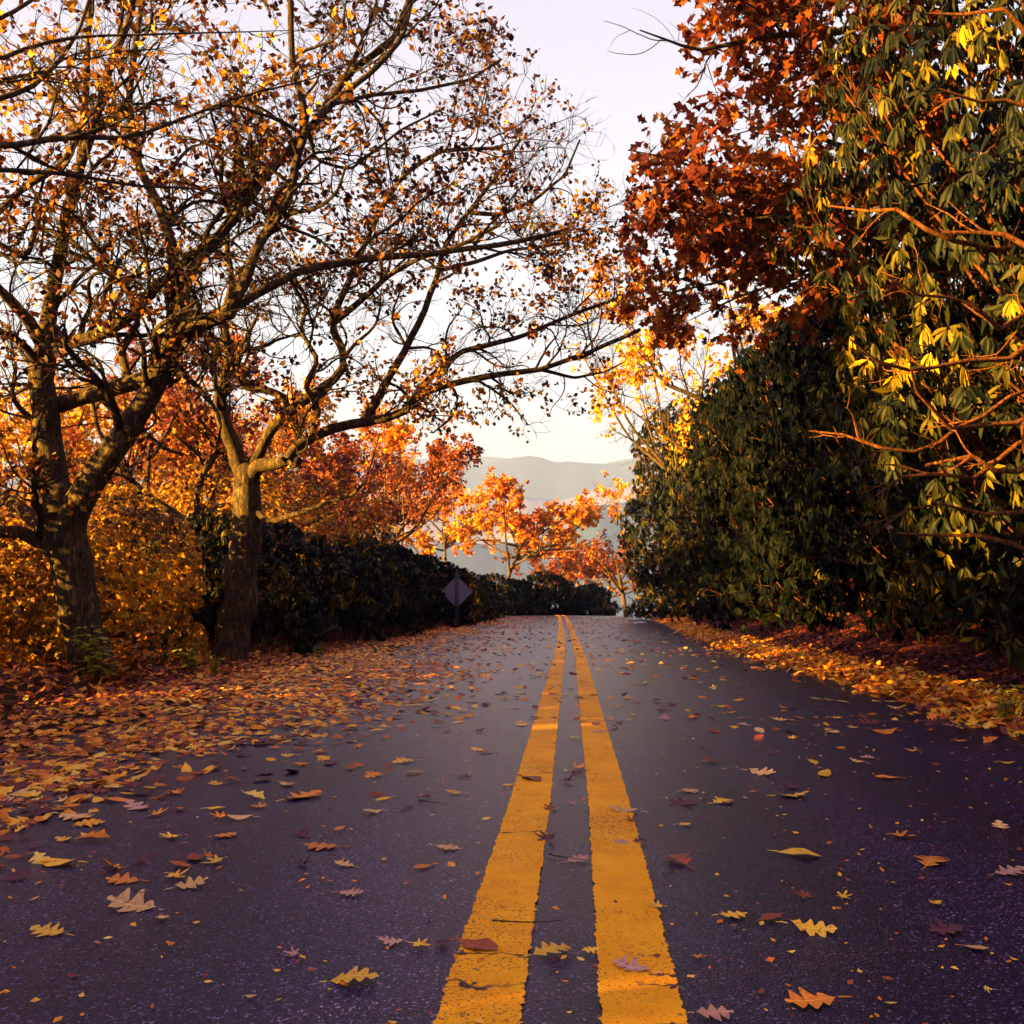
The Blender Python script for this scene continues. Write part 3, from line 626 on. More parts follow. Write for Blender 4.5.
# ------------------------------------------------------------------ rhododendrons
def lump(d, seed, amp=.22):
    return 1+amp*wob(d*1.0+seed*7.3, 1.6)+.10*wob(d+seed*3.1, 4.5)
GR = 'rhododendron bushes on the right bank'
def rhodo(label, x, y, rx, ry, h, n, leaf, m, group, seed, name="rhododendron_bush", base_z=None, per=8, inner=.35, twigs=40, zc=.42, bark=None, near=True, kind='rho', bare=None, bare_d=5.7):
    z0 = (float(ground_z(x, y)) if base_z is None else base_z)-.1
    t = empty(name, (x, y, z0), label, 'bush', group)
    n_in = int(n*inner)
    d = rnd3(n+n_in); hz = np.maximum(np.linalg.norm(d[:, :2], axis=1), 1e-3); lo = d[:, 2] < 0
    k_ = np.where(lo, np.maximum(hz, .93)/hz, 1); d[:, :2] *= k_[:, None]
    rad = lump(d, seed); dep = np.concatenate([1-np.abs(rng.normal(0, .09, n)), rng.uniform(.35, .9, n_in)])
    p = np.stack([d[:, 0]*rx, d[:, 1]*ry, d[:, 2]*h*np.where(d[:, 2] > 0, 1-zc, zc)], -1)*np.stack([rad*dep, rad*dep, np.where(lo, np.maximum(rad, .92), rad*dep)], -1)+np.array([0, 0, h*zc])
    p = p[p[:, 2] > .03]; d = norm(p-np.array([0, 0, h*zc]))
    N_ = len(p); lf = MB()
    # whorls: `per` leaves round each shoot tip, spreading then drooping
    i = np.repeat(np.arange(N_), per); k = np.tile(np.arange(per), N_); M_ = len(i)
    axis_ = norm(d+np.array([0, 0, .55])+rng.normal(0, .35, (N_, 3)))[i]
    u = norm(np.cross(axis_, np.array([.31, .77, .1]))); v = np.cross(axis_, u); th = k/per*6.283+rng.uniform(0, 6.28, N_)[i]+rng.normal(0, .2, M_)
    rd = u*np.cos(th)[:, None]+v*np.sin(th)[:, None]
    drp = rng.uniform(.3, 2.6, N_)[i]+rng.normal(0, .15, M_)
    xx = norm(rd+axis_*.25-np.array([0, 0, 1])*drp[:, None]); nr = norm(axis_+rd*.3)
    rv = np.clip(.45+.34*wob(p, .9)[i]+rng.normal(0, .16, N_)[i]+rng.normal(0, .1, M_), 0, 1)
    scatter(lf, kind, p[i]+rd*.012, xx, nr, leaf*rng.uniform(.65, 1.2, M_), rv)
    link("crown", lf.mesh("crown", m, True), t)
    # stems
    st = MB(); ns = twigs
    s0 = np.stack([rng.normal(0, .12*rx, ns), rng.normal(0, .12*ry, ns), np.full(ns, -.05)], -1)
    pick = rng.choice(N_, ns, replace=False); e = p[pick]
    K = 9; tt = np.linspace(0, 1, K)[None, :, None]
    mid = s0*.5+e*.5+rng.normal(0, .12, (ns, 3))*min(rx, 2)+np.array([0, 0, -.06*h])
    pts = s0[:, None]*(1-tt)**2+mid[:, None]*2*tt*(1-tt)+e[:, None]*tt**2
    pts = pts+np.stack([wob(pts, 2.2), wob(pts+5, 2.4), wob(pts+9, 2.1)], -1)*.12*np.sin(tt*3.14)
    r = np.linspace(1, .25, K)[None]*rng.uniform(.02, .045, ns)[:, None]
    V, Q = tubes(pts, r, 6 if near else 4); st.add(V, Q)
    pp, dd, ln, rr = spawn(pts, r, 6, .35, .7, .3, .9, .6, .1); g, gr = grow(pp, dd, ln, np.maximum(rr, .005), 7, .22, .03)
    V, Q = tubes(g, gr, 5 if near else 3); st.add(V, Q)
    pp, dd, ln, rr = spawn(g, gr, 3, .2, .8, .12, .4, .7, .1); g, gr = grow(pp, dd, ln, np.maximum(rr, .003), 5, .25, .03)
    V, Q = tubes(g, gr, 3); st.add(V, Q)
    link("stem", st.mesh("stem", bark or M_RBARK, True), t)
    if bare:
        bb = MB(); PT = []; PR = []
        for pp, w in bare:
            q, r = pl(pp, bare_d, bare_d+rng.uniform(-.35, .35), w, w*.35); q = np.vstack([np.array([x, y, z0+h*.35])*.55+q[0]*.45, q]); r = np.concatenate([[r[0]*1.3], r])
            q, r = resample(q, r, 16); q = q+np.stack([wob(q, 5), wob(q+3, 5), wob(q+6, 5)], -1)*.075; PT.append(q-np.array([x, y, z0])); PR.append(r)
        PT = np.array(PT); PR = np.array(PR); V, Q = tubes(PT, PR, 6); bb.add(V, Q)
        pp, dd, ln, rr = spawn(PT, PR, 5, .4, .6, .12, .4, .6, .05); g, gr = grow(pp, dd, ln, np.maximum(rr, .004), 8, .22, .02); V, Q = tubes(g, gr, 5); bb.add(V, Q)
        pp, dd, ln, rr = spawn(g, gr, 3, .2, .7, .06, .22, .7, .05); g, gr = grow(pp, dd, ln, np.maximum(rr, .003), 6, .22, .02); V, Q = tubes(g, gr, 3); bb.add(V, Q)
        link("bare_branches", bb.mesh("bare_branches", M_RBARK, True), t)
    return t
BARE = [([(1040, 560), (1000, 541), (960, 530), (925, 536), (890, 528)], 7), ([(1050, 440), (1010, 470), (1002, 490), (985, 450), (960, 446), (930, 458)], 9),
        ([(1040, 410), (1000, 420), (968, 417), (930, 400), (905, 380)], 7), ([(1010, 350), (970, 350), (930, 372), (890, 370), (862, 362), (842, 350)], 6),
        ([(1050, 262), (1010, 243), (985, 230), (960, 240), (935, 232)], 7), ([(1060, 130), (1010, 105), (975, 112), (950, 90)], 6), ([(1040, 40), (1000, 18), (960, 5), (930, 12)], 6),
        ([(1050, 500), (1000, 505), (960, 495), (920, 500)], 6), ([(960, 480), (925, 460), (895, 470), (880, 490)], 5), ([(930, 240), (880, 215), (850, 222), (825, 205)], 5),
        ([(1000, 320), (950, 300), (915, 310), (880, 290)], 5), ([(900, 450), (860, 430), (835, 440), (815, 425)], 4)]
rhodo("nearest and tallest rhododendron at the right edge, sunlit drooping leaves at its top", 6.2, 8.0, 3.1, 3.0, 7.9, 9500, .125, M_RHODO_LIT, GR, 1, twigs=110, inner=.45, zc=.5, bare=BARE)
rhodo("dark rhododendron with bare red stems, second from the camera on the right", 6.1, 12.6, 2.7, 2.6, 5.5, 4500, .14, M_RHODO_SHADE, GR, 2, twigs=60, zc=.5)
rhodo("dark rhododendron in the middle of the right hedge below the golden tree", 6.2, 18.0, 2.6, 3.2, 5.7, 4200, .15, M_RHODO_SHADE, GR, 3, twigs=40, zc=.5, near=False)
rhodo("blue green rhododendron, fourth from the camera along the right hedge", 6.9, 24.5, 2.7, 3.4, 6.5, 4200, .17, M_RHODO_SHADE, GR, 4, twigs=40, zc=.5, near=False)
rhodo("rhododendron with a yellow sunlit face near the far end of the right hedge", 7.1, 32.0, 2.6, 3.2, 7.4, 3000, .20, M_RHODO_LIT, GR, 5, twigs=40, zc=.5, near=False)
rhodo("last rhododendron of the right hedge, rounded and leaning over the crest", 7.0, 39.5, 2.5, 3.0, 8.5, 3200, .21, M_RHODO_LIT, GR, 6, twigs=40, zc=.48, near=False)
rhodo("rhododendron past the right edge beside the camera", 7.0, 3.2, 3.2, 2.8, 6.8, 1500, .19, M_RHODO_SHADE, GR, 7, twigs=30, zc=.5)
GL = 'dark evergreen bushes along the left verge'
lefts = [(15.0, -3.9, 1.7, 1.9, 2.1, "dark evergreen bush just right of the twisted oak trunk"),
         (18.6, -3.3, 1.7, 2.1, 2.1, "second dark evergreen bush right of the twisted oak, under the yellow tree"),
         (22.4, -2.9, 1.7, 2.3, 2.2, "dark evergreen bush midway between the twisted oak and the diamond sign"),
         (26.6, -3.3, 1.9, 2.3, 2.4, "blue green bush just left of the diamond sign, partly covering it"),
         (31.0, -2.3, 1.7, 2.0, 2.6, "tall black green bush directly behind the diamond sign"),
         (36.0, -1.9, 1.9, 2.6, 2.2, "dark bush right of the diamond sign behind the thin stake"),
         (42.0, -1.6, 2.0, 3.0, 1.9, "low dark bush where the left verge meets the road crest")]
for i, (y, x, rx, ry, h, lb) in enumerate(lefts):
    rhodo(lb, x-.6, y, rx, ry, h*rng.uniform(.75, 1.12), 2200, .12, M_RHODO_LIT if i in (0, 1, 2, 5) else M_RHODO_SHADE, GL, 20+i, name="evergreen_bush", twigs=16, near=False, zc=.4)
GC = 'low dark bushes across the road crest'
for i, (x, y, rx, h, bz, lb) in enumerate([(-.6, 53, 2.0, 2.4, -5.6, "leftmost low dark bush right behind the road crest"), (1.9, 54, 1.9, 2.6, -5.8, "low dark bush behind the crest in line with the yellow lines"),
                                   (4.1, 55, 1.7, 2.3, -6.0, "rightmost low dark bush behind the road crest, rusty at its top")]):
    rhodo(lb, x, y, rx, 1.8, h, 1100, .2, M_RHODO_SHADE if i < 2 else M_RHODO_LIT, GC, 40+i, name="evergreen_bush", twigs=12, near=False, base_z=bz)

# ---- sunlit yellowing shrubs at the left
GY = 'yellowing shrubs behind the oaks'
ysh = [(-5.0, 11.4, 1.5, 1.4, 2.0, "yellow shrub between the trunks of the two big oaks"), (-7.3, 12.0, 1.7, 1.5, 1.7, "dark orange flecked shrub behind the nearest oak at the left edge"),
       (-6.3, 14.6, 1.6, 1.5, 2.7, "bright yellow shrub behind the gap between the oaks"), (-5.0, 16.5, 1.5, 1.5, 3.0, "gold shrub behind the twisted oak trunk"),
       (-8.9, 15.4, 1.9, 1.7, 2.2, "gold shrub high at the left edge of the picture"), (-6.1, 8.3, 1.4, 1.6, 3.1, "unseen shrub past the left edge, raised to shade the right bank"),  # second shrub here stands out of view, made tall to shade the bank
       (-6.4, 19.5, 2.0, 1.8, 3.2, "yellow orange shrub behind the dark bushes right of the twisted oak"),
       (-4.7, 23.0, 1.7, 1.7, 3.7, "yellow shrub rising over the dark hedge midway to the diamond sign"), (-4.6, 28.0, 1.6, 1.7, 3.6, "rusty yellow shrub rising over the hedge just left of the diamond sign")]
for i, (x, y, rx, ry, h, lb) in enumerate(ysh):
    rhodo(lb, x, y, rx, ry, h, 3800, .062, M_SHRUB, GY, 60+i, name="shrub", per=7, twigs=26, near=False, zc=.4, bark=M_TWIG, kind='kite', inner=.3)
for i, (x, y, h) in enumerate([(-6.1, 5.0, 4.6), (-6.8, 1.4, 3.5), (-7.4, -2.2, 3.3)]):  # out-of-view bushes added to keep sun off the road and hedge
    rhodo(("evergreen bush added past the left edge to shade the right hedge", "evergreen bush added left of the camera to shade the road", "evergreen bush added behind the camera on the left to block sun")[i], x, y, 1.9, 2.0, h, 2400, .16, M_RHODO_SHADE, 'added sun blocking bushes left of the camera', 80+i, name="evergreen_bush", twigs=14, near=False, zc=.4)

# ------------------------------------------------------------------ verge plants
def fern(name, label, px, py, d, h, m, seed, cat='plant', nst=5, group='small plants on the left verge'):
    b = P(px, py, d); b[2] = float(ground_z(b[0], b[1])); t = empty(name, tuple(b), label, cat, group)
    st = MB(); lf = MB(); rr = np.random.default_rng(seed)
    s = np.zeros((nst, 3)); a = rr.uniform(0, 6.28, nst); d0 = np.stack([np.cos(a)*.25, np.sin(a)*.25, np.full(nst, 1.0)], -1)
    g, gr = grow(s, d0, rr.uniform(.55, 1, nst)*h, np.full(nst, .004), 9, .08, -.02)
    V, Q = tubes(g, gr, 3); st.add(V, Q)
    for k in range(2, 9):
        n = nst*4; i = np.repeat(np.arange(nst), 4); pos = g[i, k]
        az_ = rng.uniform(0, 6.28, n); x = np.stack([np.cos(az_), np.sin(az_), rng.uniform(-.5, .2, n)], -1)
        scatter(lf, 'oval', pos, x, np.tile([0, 0, 1.], (n, 1))+rng.normal(0, .3, (n, 3)), h*.24*(1.15-k/11)*rng.uniform(.8, 1.2, n), rng.uniform(0, 1, n))
    link("stem", st.mesh("stem", M_TWIG, True), t); link("foliage", lf.mesh("foliage", m), t); return t
fern("fern", "orange sapling in front of the dark gap right of the nearest oak", 128, 690, 9.0, .62, M_ORFERN, 1)
fern("leafy_plant", "yellow green plant left of the twisted oak's foot", 190, 672, 10.3, .42, M_FERN, 2)
fern("leafy_plant", "low yellow green plant touching the foot of the twisted oak", 214, 670, 10.2, .24, M_FERN, 3)
fern("leafy_plant", "small green plant on the verge right of the twisted oak", 318, 660, 13.0, .24, M_FERN, 4)
fern("leafy_plant", "yellowish seedling on the verge nearest the diamond sign", 372, 648, 16.0, .2, M_FERN, 5)
fern("leafy_plant", "yellow green plant growing at the foot of the nearest oak", 100, 690, 8.8, .6, M_FERN, 6)
fern("leafy_plant", "yellow blade shaped seedling on the right bank above the leaf litter", 955, 690, 6.2, .16, M_FERN, 7, group='small plants on the right bank')
fern("fern", "brown fern at the right edge on the bank", 1010, 700, 5.9, .34, M_FERN, 8, group='small plants on the right bank')
# dry grass
g = MB(); n = 5200
u = -rng.uniform(3.35, 5.0, n); yy = rng.uniform(4, 30, n); xx = Xc(yy)+u; ok = rng.random(n) < np.clip(.5+wob(np.stack([xx, yy, 0*xx], -1), 1.5), .05, 1)
xx, yy = xx[ok], yy[ok]; s0 = np.stack([xx, yy, ground_z(xx, yy)-.02], -1)
gp, gr = grow(s0, np.array([0, 0, 1.])+rng.normal(0, .25, (len(s0), 3)), rng.uniform(.12, .42, len(s0)), np.full(len(s0), .0022), 5, .12, -.06)
V, Q = tubes(gp, gr, 3); g.add(V, Q, np.repeat(rng.random(len(s0)), 15))
u2 = rng.uniform(3.3, 5.0, 2200); y2 = rng.uniform(4, 30, 2200); x2 = Xc(y2)+u2; s1 = np.stack([x2, y2, ground_z(x2, y2)-.02], -1)
gp, gr = grow(s1, np.array([0, 0, 1.])+rng.normal(0, .4, (len(s1), 3)), rng.uniform(.06, .2, len(s1)), np.full(len(s1), .0018), 5, .15, -.1)
V, Q = tubes(gp, gr, 3); g.add(V, Q, np.repeat(rng.random(len(s1))*.5, 15))
tag(link("dry_grass", g.mesh("dry_grass", M_GRASS)), "thin dry reddish grass along both verges", "grass", kind='stuff')

# ------------------------------------------------------------------ road sign, stake, stone
def box(mb, c, s, rz=0, ry=0):
    v = np.array([(a, b, cc) for a in (-.5, .5) for b in (-.5, .5) for cc in (-.5, .5)])*np.array(s)
    cy_, sy_ = math.cos(ry), math.sin(ry); v = v@np.array([[cy_, 0, -sy_], [0, 1, 0], [sy_, 0, cy_]])
    cz, sz = math.cos(rz), math.sin(rz); v = v@np.array([[cz, sz, 0], [-sz, cz, 0], [0, 0, 1]])
    mb.add(v+np.array(c), np.array([(0, 1, 3, 2), (4, 6, 7, 5), (0, 4, 5, 1), (2, 3, 7, 6), (0, 2, 6, 4), (1, 5, 7, 3)]))
ps = P(457, 592, 28.0); gz = float(ground_z(ps[0], ps[1]))
sg = empty("road_sign", (ps[0], ps[1], gz), "back of a diamond road sign on a dark post at the left verge", "road sign")
sg.rotation_euler = (0, 0, R(12))
hc = ps[2]-gz
m_ = MB(); s_ = .64
# rounded diamond panel
a = []; rc = .05
for q in range(4):
    for k in range(5):
        th = q*math.pi/2+k/4*math.pi/2; cx_, cz_ = (s_/2-rc)*(1 if math.cos(q*math.pi/2+.785) > 0 else -1), (s_/2-rc)*(1 if math.sin(q*math.pi/2+.785) > 0 else -1)
        a.append((cx_+rc*math.cos(th), cz_+rc*math.sin(th)))
a = np.array(a); c45 = math.cos(R(45)); a = a@np.array([[c45, c45], [-c45, c45]])
import bmesh
bm = bmesh.new(); f0 = [bm.verts.new((x, 0, z+hc)) for x, z in a]; bm.faces.new(f0)
r_ = bmesh.ops.extrude_face_region(bm, geom=bm.faces[:]); bmesh.ops.translate(bm, verts=[v for v in r_['geom'] if isinstance(v, bmesh.types.BMVert)], vec=(0, .004, 0))
bmesh.ops.recalc_face_normals(bm, faces=bm.faces); me = bpy.data.meshes.new("panel"); bm.to_mesh(me); bm.free(); me.materials.append(M_SIGN)
link("panel", me, sg, (0, .035, 0))
m_ = MB(); box(m_, (0, 0, hc/2+.18), (.045, .006, hc+.75)); box(m_, (-.03, .014, hc/2+.18), (.006, .03, hc+.75)); box(m_, (.03, .014, hc/2+.18), (.006, .03, hc+.75))
box(m_, (-.04, .027, hc/2+.18), (.02, .005, hc+.75)); box(m_, (.04, .027, hc/2+.18), (.02, .005, hc+.75))
link("post", m_.mesh("post", M_POST), sg)
for dz in (-.2, .2):
    th = np.arange(6)/6*6.283
    v = np.concatenate([np.stack([.011*np.cos(th), np.full(6, -.012), .011*np.sin(th)], -1), np.stack([.011*np.cos(th), np.full(6, -.004), .011*np.sin(th)], -1)])
    b_ = MB(); b_.add(v, np.array([(i, (i+1) % 6, 6+(i+1) % 6, 6+i) for i in range(6)]+[(0, 3, 4, 5), (0, 1, 2, 3)])); link("bolt", b_.mesh("bolt", M_SIGN), sg, (0, 0, hc+dz))
pk = P(493, 617, 35.0); gk = float(ground_z(pk[0], pk[1])); m_ = MB(); box(m_, (0, 0, .27), (.035, .035, .6), 0, .05); box(m_, (.02, -.0015, .5), (.05, .037, .04), 0, .05)
tag(link("marker_stake", m_.mesh("marker_stake", M_STAKE), None, (pk[0], pk[1], gk)), "thin brown wooden stake on the left verge right of the diamond sign", "stake")
pk = P(640, 621, 34.0); bm = bmesh.new(); bmesh.ops.create_icosphere(bm, subdivisions=3, radius=1)
for v in bm.verts: v.co = Vector((v.co.x*.26, v.co.y*.16, v.co.z*.07))*(1+.13*math.sin(v.co.x*5+v.co.y*7)+.1*math.sin(v.co.z*9+v.co.x*3))
me = bpy.data.meshes.new("stone"); bm.to_mesh(me); bm.free(); me.materials.append(M_STONE)
tag(link("stone", me, None, (pk[0], pk[1], float(ground_z(pk[0], pk[1]))+.04)), "flat pale stone on the right shoulder near the road crest", "stone")

# ------------------------------------------------------------------ leaf litter (nobody could count it)
def lay(mb, x, y, z, size, kinds, tilt, rndv):
    n = len(x); az_ = rng.uniform(0, 6.28, n); X_ = np.stack([np.cos(az_), np.sin(az_), rng.normal(0, tilt, n)], -1)
    nr = np.stack([rng.normal(0, tilt, n), rng.normal(0, tilt, n), np.where(rng.random(n) < .5, 1., -1.)], -1)
    p = np.stack([x, y, z], -1)-X_*(size*.5)[:, None]
    ks = rng.integers(0, len(kinds), n)
    if len(kinds) == 4: ks = np.where((y > 6.5) & (ks < 2), ks+2, ks)
    for k, kk in enumerate(kinds):
        s = ks == k; scatter(mb, kk, p[s], X_[s], nr[s], size[s], rndv[s])
def litter_z(x, y):
    u = x-Xc(y); on = (u > -WL(y)-.1) & (u < WR(y)+.12); return np.where(on, road_z(x, y), ground_z(x, y))
lit = MB()
# left drift
n = 120000
yy = 2.6+rng.random(n)**1.45*42; ui = np.interp(yy, [2.6, 3.6, 4.5, 6, 8, 10, 12.5, 16, 45], [-2.8, -2.35, -2.0, -1.5, -1.2, -1.5, -2.35, -2.7, -3.05])
uu = rng.uniform(-4.0, -.6, n); x = Xc(yy)+uu
ui = ui+.45*wob(np.stack([x, yy, 0*x], -1), .9)
dn_ = 1/(1+np.exp((uu-ui)/.27)); dn_ = dn_*np.clip(.8+.55*wob(np.stack([x, yy, 0*x], -1), 1.7), .2, 1)*np.interp(uu, [-4, -3.6, -3], [.4, .8, 1])
k = rng.random(n) < dn_*.55; x, yy, uu = x[k], yy[k], uu[k]
den = np.exp(-((uu+2.9)/.6)**2)
lay(lit, x, yy, litter_z(x, yy)+.010+rng.random(len(x))*.045*den, rng.uniform(.045, .10, len(x)), ['oak', 'maple', 'oval', 'oak5'], .16, np.clip(rng.beta(1.6, 1.3, len(x))-.12*(uu < -3.1), 0, 1))
# right drift
n = 24000; yy = 2.5+rng.random(n)**1.4*38; uu = WR(yy)+.38+rng.normal(0, .19, n)+np.maximum(0, rng.normal(0, .12, n)); x = Xc(yy)+uu
den = np.exp(-((uu-WR(yy)-.4)/.35)**2)
lay(lit, x, yy, litter_z(x, yy)+.012+rng.random(n)*.10*den, rng.uniform(.055, .11, n), ['oak', 'maple', 'oval', 'oak5'], .4, np.clip(rng.beta(2, 1.3, n), 0, 1))
# bank and forest floor
n = 26000; yy = 3+rng.random(n)**1.2*32; uu = WR(yy)+.7+rng.random(n)**1.2*2.4; x = Xc(yy)+uu
lay(lit, x, yy, litter_z(x, yy)+.015+rng.random(n)*.02, rng.uniform(.05, .10, n), ['oak5', 'oval'], .35, rng.beta(.8, 5, n)*.6)
n = 9000; yy = 4+rng.random(n)*32; uu = -3.4-rng.random(n)*3.0; x = Xc(yy)+uu
lay(lit, x, yy, litter_z(x, yy)+.015+rng.random(n)*.03, rng.uniform(.06, .11, n), ['oak5', 'oval'], .4, rng.beta(1.4, 2.2, n))
tag(link("leaf_litter", lit.mesh("leaf_litter", M_LITTER)), "deep drifts of dry orange and brown leaves along both road edges", "leaf litter", kind='stuff')

# scattered leaves on the asphalt: candidates, the 300 that show largest become things
def road_depth(py, px=512):
    d = 3.0
    for _ in range(60):
        x = (px-512)/F*d; z = float(road_z(np.array(x), np.array(d))); dn = -z*F/(py-512); d = .5*d+.5*min(dn, 46)
    return d
hand = [(49,934,44,'yellow','oak'),(134,908,62,'tan','oak'),(163,920,26,'tan','maple'),(176,878,40,'yellow','maple'),(190,887,38,'tan','oak'),(124,882,40,'orange','oak'),(215,863,36,'yellow','maple'),
(144,862,45,'maroon','maple'),(15,879,36,'maroon','oak'),(34,848,28,'maroon','maple'),(59,865,48,'yellow','oval'),(65,841,22,'yellow','oak'),(87,837,18,'yellow','oval'),(292,956,32,'pink brown','maple'),
(352,982,58,'yellow','oak'),(250,999,14,'tan','oval'),(170,948,11,'orange','oval'),(323,848,40,'orange','oak'),(304,865,28,'maroon','maple'),(345,866,26,'tan','oak'),(138,809,36,'pink brown','oak'),
(175,794,36,'orange','maple'),(215,810,22,'yellow','oval'),(259,808,32,'orange','maple'),(240,819,28,'tan','oval'),(44,811,34,'maroon','oak'),(74,818,48,'tan','oak'),(92,825,28,'yellow','oak'),
(302,836,26,'maroon','oak'),(302,798,50,'orange','oak'),(265,744,36,'maroon','oak'),(384,800,19,'yellow','oval'),(373,813,24,'tan','oval'),(407,809,24,'maroon','maple'),(425,799,18,'maroon','oak'),
(455,794,21,'yellow','oval'),(486,822,11,'yellow','oval'),(447,849,30,'tan','oak'),(423,868,24,'orange','oval'),(452,869,12,'tan','oval'),(350,895,30,'pink brown','oak'),(392,944,30,'pink brown','oak'),
(420,947,36,'yellow','maple'),(443,945,24,'maroon','oval'),(477,949,54,'rust','oval'),(550,954,50,'yellow','oak'),(592,952,22,'yellow','oak'),(547,840,44,'maroon','maple'),(577,861,30,'pink brown','oak'),
(551,810,20,'rust','oak'),(572,804,19,'pink brown','maple'),(531,780,38,'rust','oval'),(578,774,34,'maroon','maple'),(568,782,26,'maroon','maple'),(509,786,15,'yellow','oval'),(464,778,19,'maroon','oak'),
(625,812,36,'tan','oak'),(631,822,26,'rust','maple'),(623,844,22,'pink brown','oval'),(641,843,18,'maroon','oak'),(656,908,32,'yellow','maple'),(633,970,46,'pink brown','oak'),(732,917,34,'yellow','oak'),
(770,920,32,'rust','oval'),(803,897,38,'rust','maple'),(844,898,28,'yellow','maple'),(811,931,52,'yellow','oak'),(699,959,24,'orange','maple'),(813,1003,62,'orange','oak'),(799,856,46,'yellow','oval'),
(931,864,46,'orange','oak'),(1008,874,38,'pink brown','oak'),(948,932,44,'maroon','oak'),(975,950,28,'tan','oval'),(936,905,18,'yellow','oak'),(987,995,13,'yellow','oval'),(713,1016,44,'pink brown','oak'),
(683,826,17,'yellow','oak'),(722,803,30,'yellow','oak'),(685,804,38,'maroon','oak'),(689,792,24,'tan','oak'),(792,797,38,'yellow','oak'),(761,774,32,'tan','oak'),(824,776,28,'yellow','oval'),
(888,779,26,'orange','oval'),(937,766,16,'rust','maple'),(708,763,21,'rust','oak'),(772,754,17,'maroon','oak'),(753,793,14,'orange','maple'),(1006,764,18,'yellow','oval'),(960,742,14,'orange','oval'),
(870,724,28,'maroon','oak'),(885,733,30,'orange','oval')]
cand = []                                     # x, y, size, colour, kind, curl
for px, py, w, c, kd in hand:
    d = road_depth(py, px); cand.append([(px-512)/F*d, d, w*d/F, c, kd, 1])
cols = list(LEAFCOL)
def tone(): return str(rng.choice(['yellow', 'tan', 'orange', 'rust', 'maroon', 'pink brown'], p=[.22, .2, .2, .13, .17, .08]))
npool = 13000
yy = 2.6+rng.random(npool)**1.5*42; uu = rng.uniform(-2.5, 2.5, npool)
dens = np.clip(np.where(uu < 0, .16+.5*sstep((-uu-.6)/1.8), .15+.08*sstep((uu-1.9)/.4))*(np.interp(yy, [2.6, 4, 6, 10, 45], [.35, .7, 1.2, 1.5, 1.6])), 0, 1)
clump = np.clip(.8+.7*wob(np.stack([uu, yy, 0*yy], -1), 1.5), .1, 1.6)
keep = rng.random(npool) < dens*clump*.85
hx = np.array([c[0] for c in cand]); hy = np.array([c[1] for c in cand])
for y_, u_ in zip(yy[keep], uu[keep]):
    x_ = float(Xc(y_)+u_)
    if y_ < 4.0 and np.min(np.hypot(hx-x_, hy-y_)) < .16: continue
    cand.append([x_, float(y_), float(rng.uniform(.06, .12)), tone() if y_ < 16 or rng.random() < .35 else str(rng.choice(['maroon', 'rust'])), str(rng.choice(['oak', 'oak', 'maple', 'oval'])), 0])
vis = [c for c in cand if abs(c[0]/c[1]) < .53 and 512-F*float(road_z(np.array(c[0]), np.array(c[1])))/c[1] < 1040]
vis.sort(key=lambda c: -c[2]/c[1]); big = vis[:300]; rest = [c for c in cand if c not in big]

def curled(kind, curl, seed):
    """a thick dry leaf with its stalk, origin at its middle, resting on z = 0"""
    rr = np.random.default_rng(seed); base = {'oak': 'oak', 'maple': 'maple', 'oval': 'oval'}[kind]
    TV, TQ = TEMPL[base][seed % 5]; V = TV.copy(); V[:, 0] -= .5
    if base == 'maple': V[:, :2] *= .85
    # refine across: insert half-way verts for curvature
    e1, e2, e3 = rr.uniform(-.25, .25), rr.uniform(.1, 1.0)*curl, rr.uniform(-.5, .5)
    V[:, 2] = V[:, 2]*.5+e2*(V[:, 1]**2)*1.6+e1*V[:, 0]**2+e3*V[:, 0]*V[:, 1]+curl*.10*np.sin(V[:, 0]*7+seed)*np.abs(V[:, 1])*2
    V[:, 2] -= np.percentile(V[:, 2], 15)-.015; V[:, 2] = np.maximum(V[:, 2], .006)
    V[:, 2] *= (.42 if base == 'oak' else .8); V[:, 2] += .10*rr.uniform(-1, 1)*np.cos(V[:, 0]*4); V[:, 2] -= V[:, 2].min(); mb = MB(); mb.add(V, TQ)
    x0_ = -.5 if base != 'maple' else V[:, 0].min()*.9; z0_ = .02; s = np.array([[[x0_+.03, 0, z0_], [x0_-.08, .01, z0_], [x0_-.2, .04*rr.uniform(-1, 1), .012]]]); tv, tq = tubes(s, np.array([[.014, .012, .01]]), 4); mb.add(tv, tq)
    return mb
protos = {}
for kd in ('oak', 'maple', 'oval'):
    for cl in range(3):
        for sd_ in range(4):
            protos[(kd, cl, sd_)] = curled(kd, (.15, .6, 1.1)[cl], sd_*7+cl+11)
pm = {}
def leaf_mesh(kd, cl, sd_, colr):
    key = (kd, cl, sd_, colr)
    if key not in pm: pm[key] = protos[key[:3]].mesh("fallen_leaf", M_FL[colr], True)
    return pm[key]
NUM = ['nearest', 'second nearest', 'third nearest', 'fourth nearest', 'fifth nearest', 'sixth nearest', 'seventh nearest', 'eighth nearest', 'ninth nearest', 'tenth nearest', 'eleventh nearest', 'twelfth nearest',
       'thirteenth nearest', 'fourteenth nearest', 'fifteenth nearest', 'sixteenth nearest', 'seventeenth nearest', 'eighteenth nearest', 'nineteenth nearest', 'twentieth nearest']
def zone(x, y):
    u = x-float(Xc(y))
    if abs(u) < .065: return 'on the asphalt strip between the yellow lines'
    if abs(u) < .21: return 'lying on the left yellow line' if u < 0 else 'lying on the right yellow line'
    if u < 0: return 'just left of the double line' if u > -.8 else ('in the middle of the left lane' if u > -1.6 else 'beside the left leaf drift')
    return 'just right of the double line' if u < .8 else ('in the middle of the right lane' if u < 1.6 else 'near the right edge of the asphalt')
SHAPE = {'oak': 'lobed', 'maple': 'star shaped', 'oval': 'narrow'}
CURLW = ['flat', 'curled', 'crumpled']
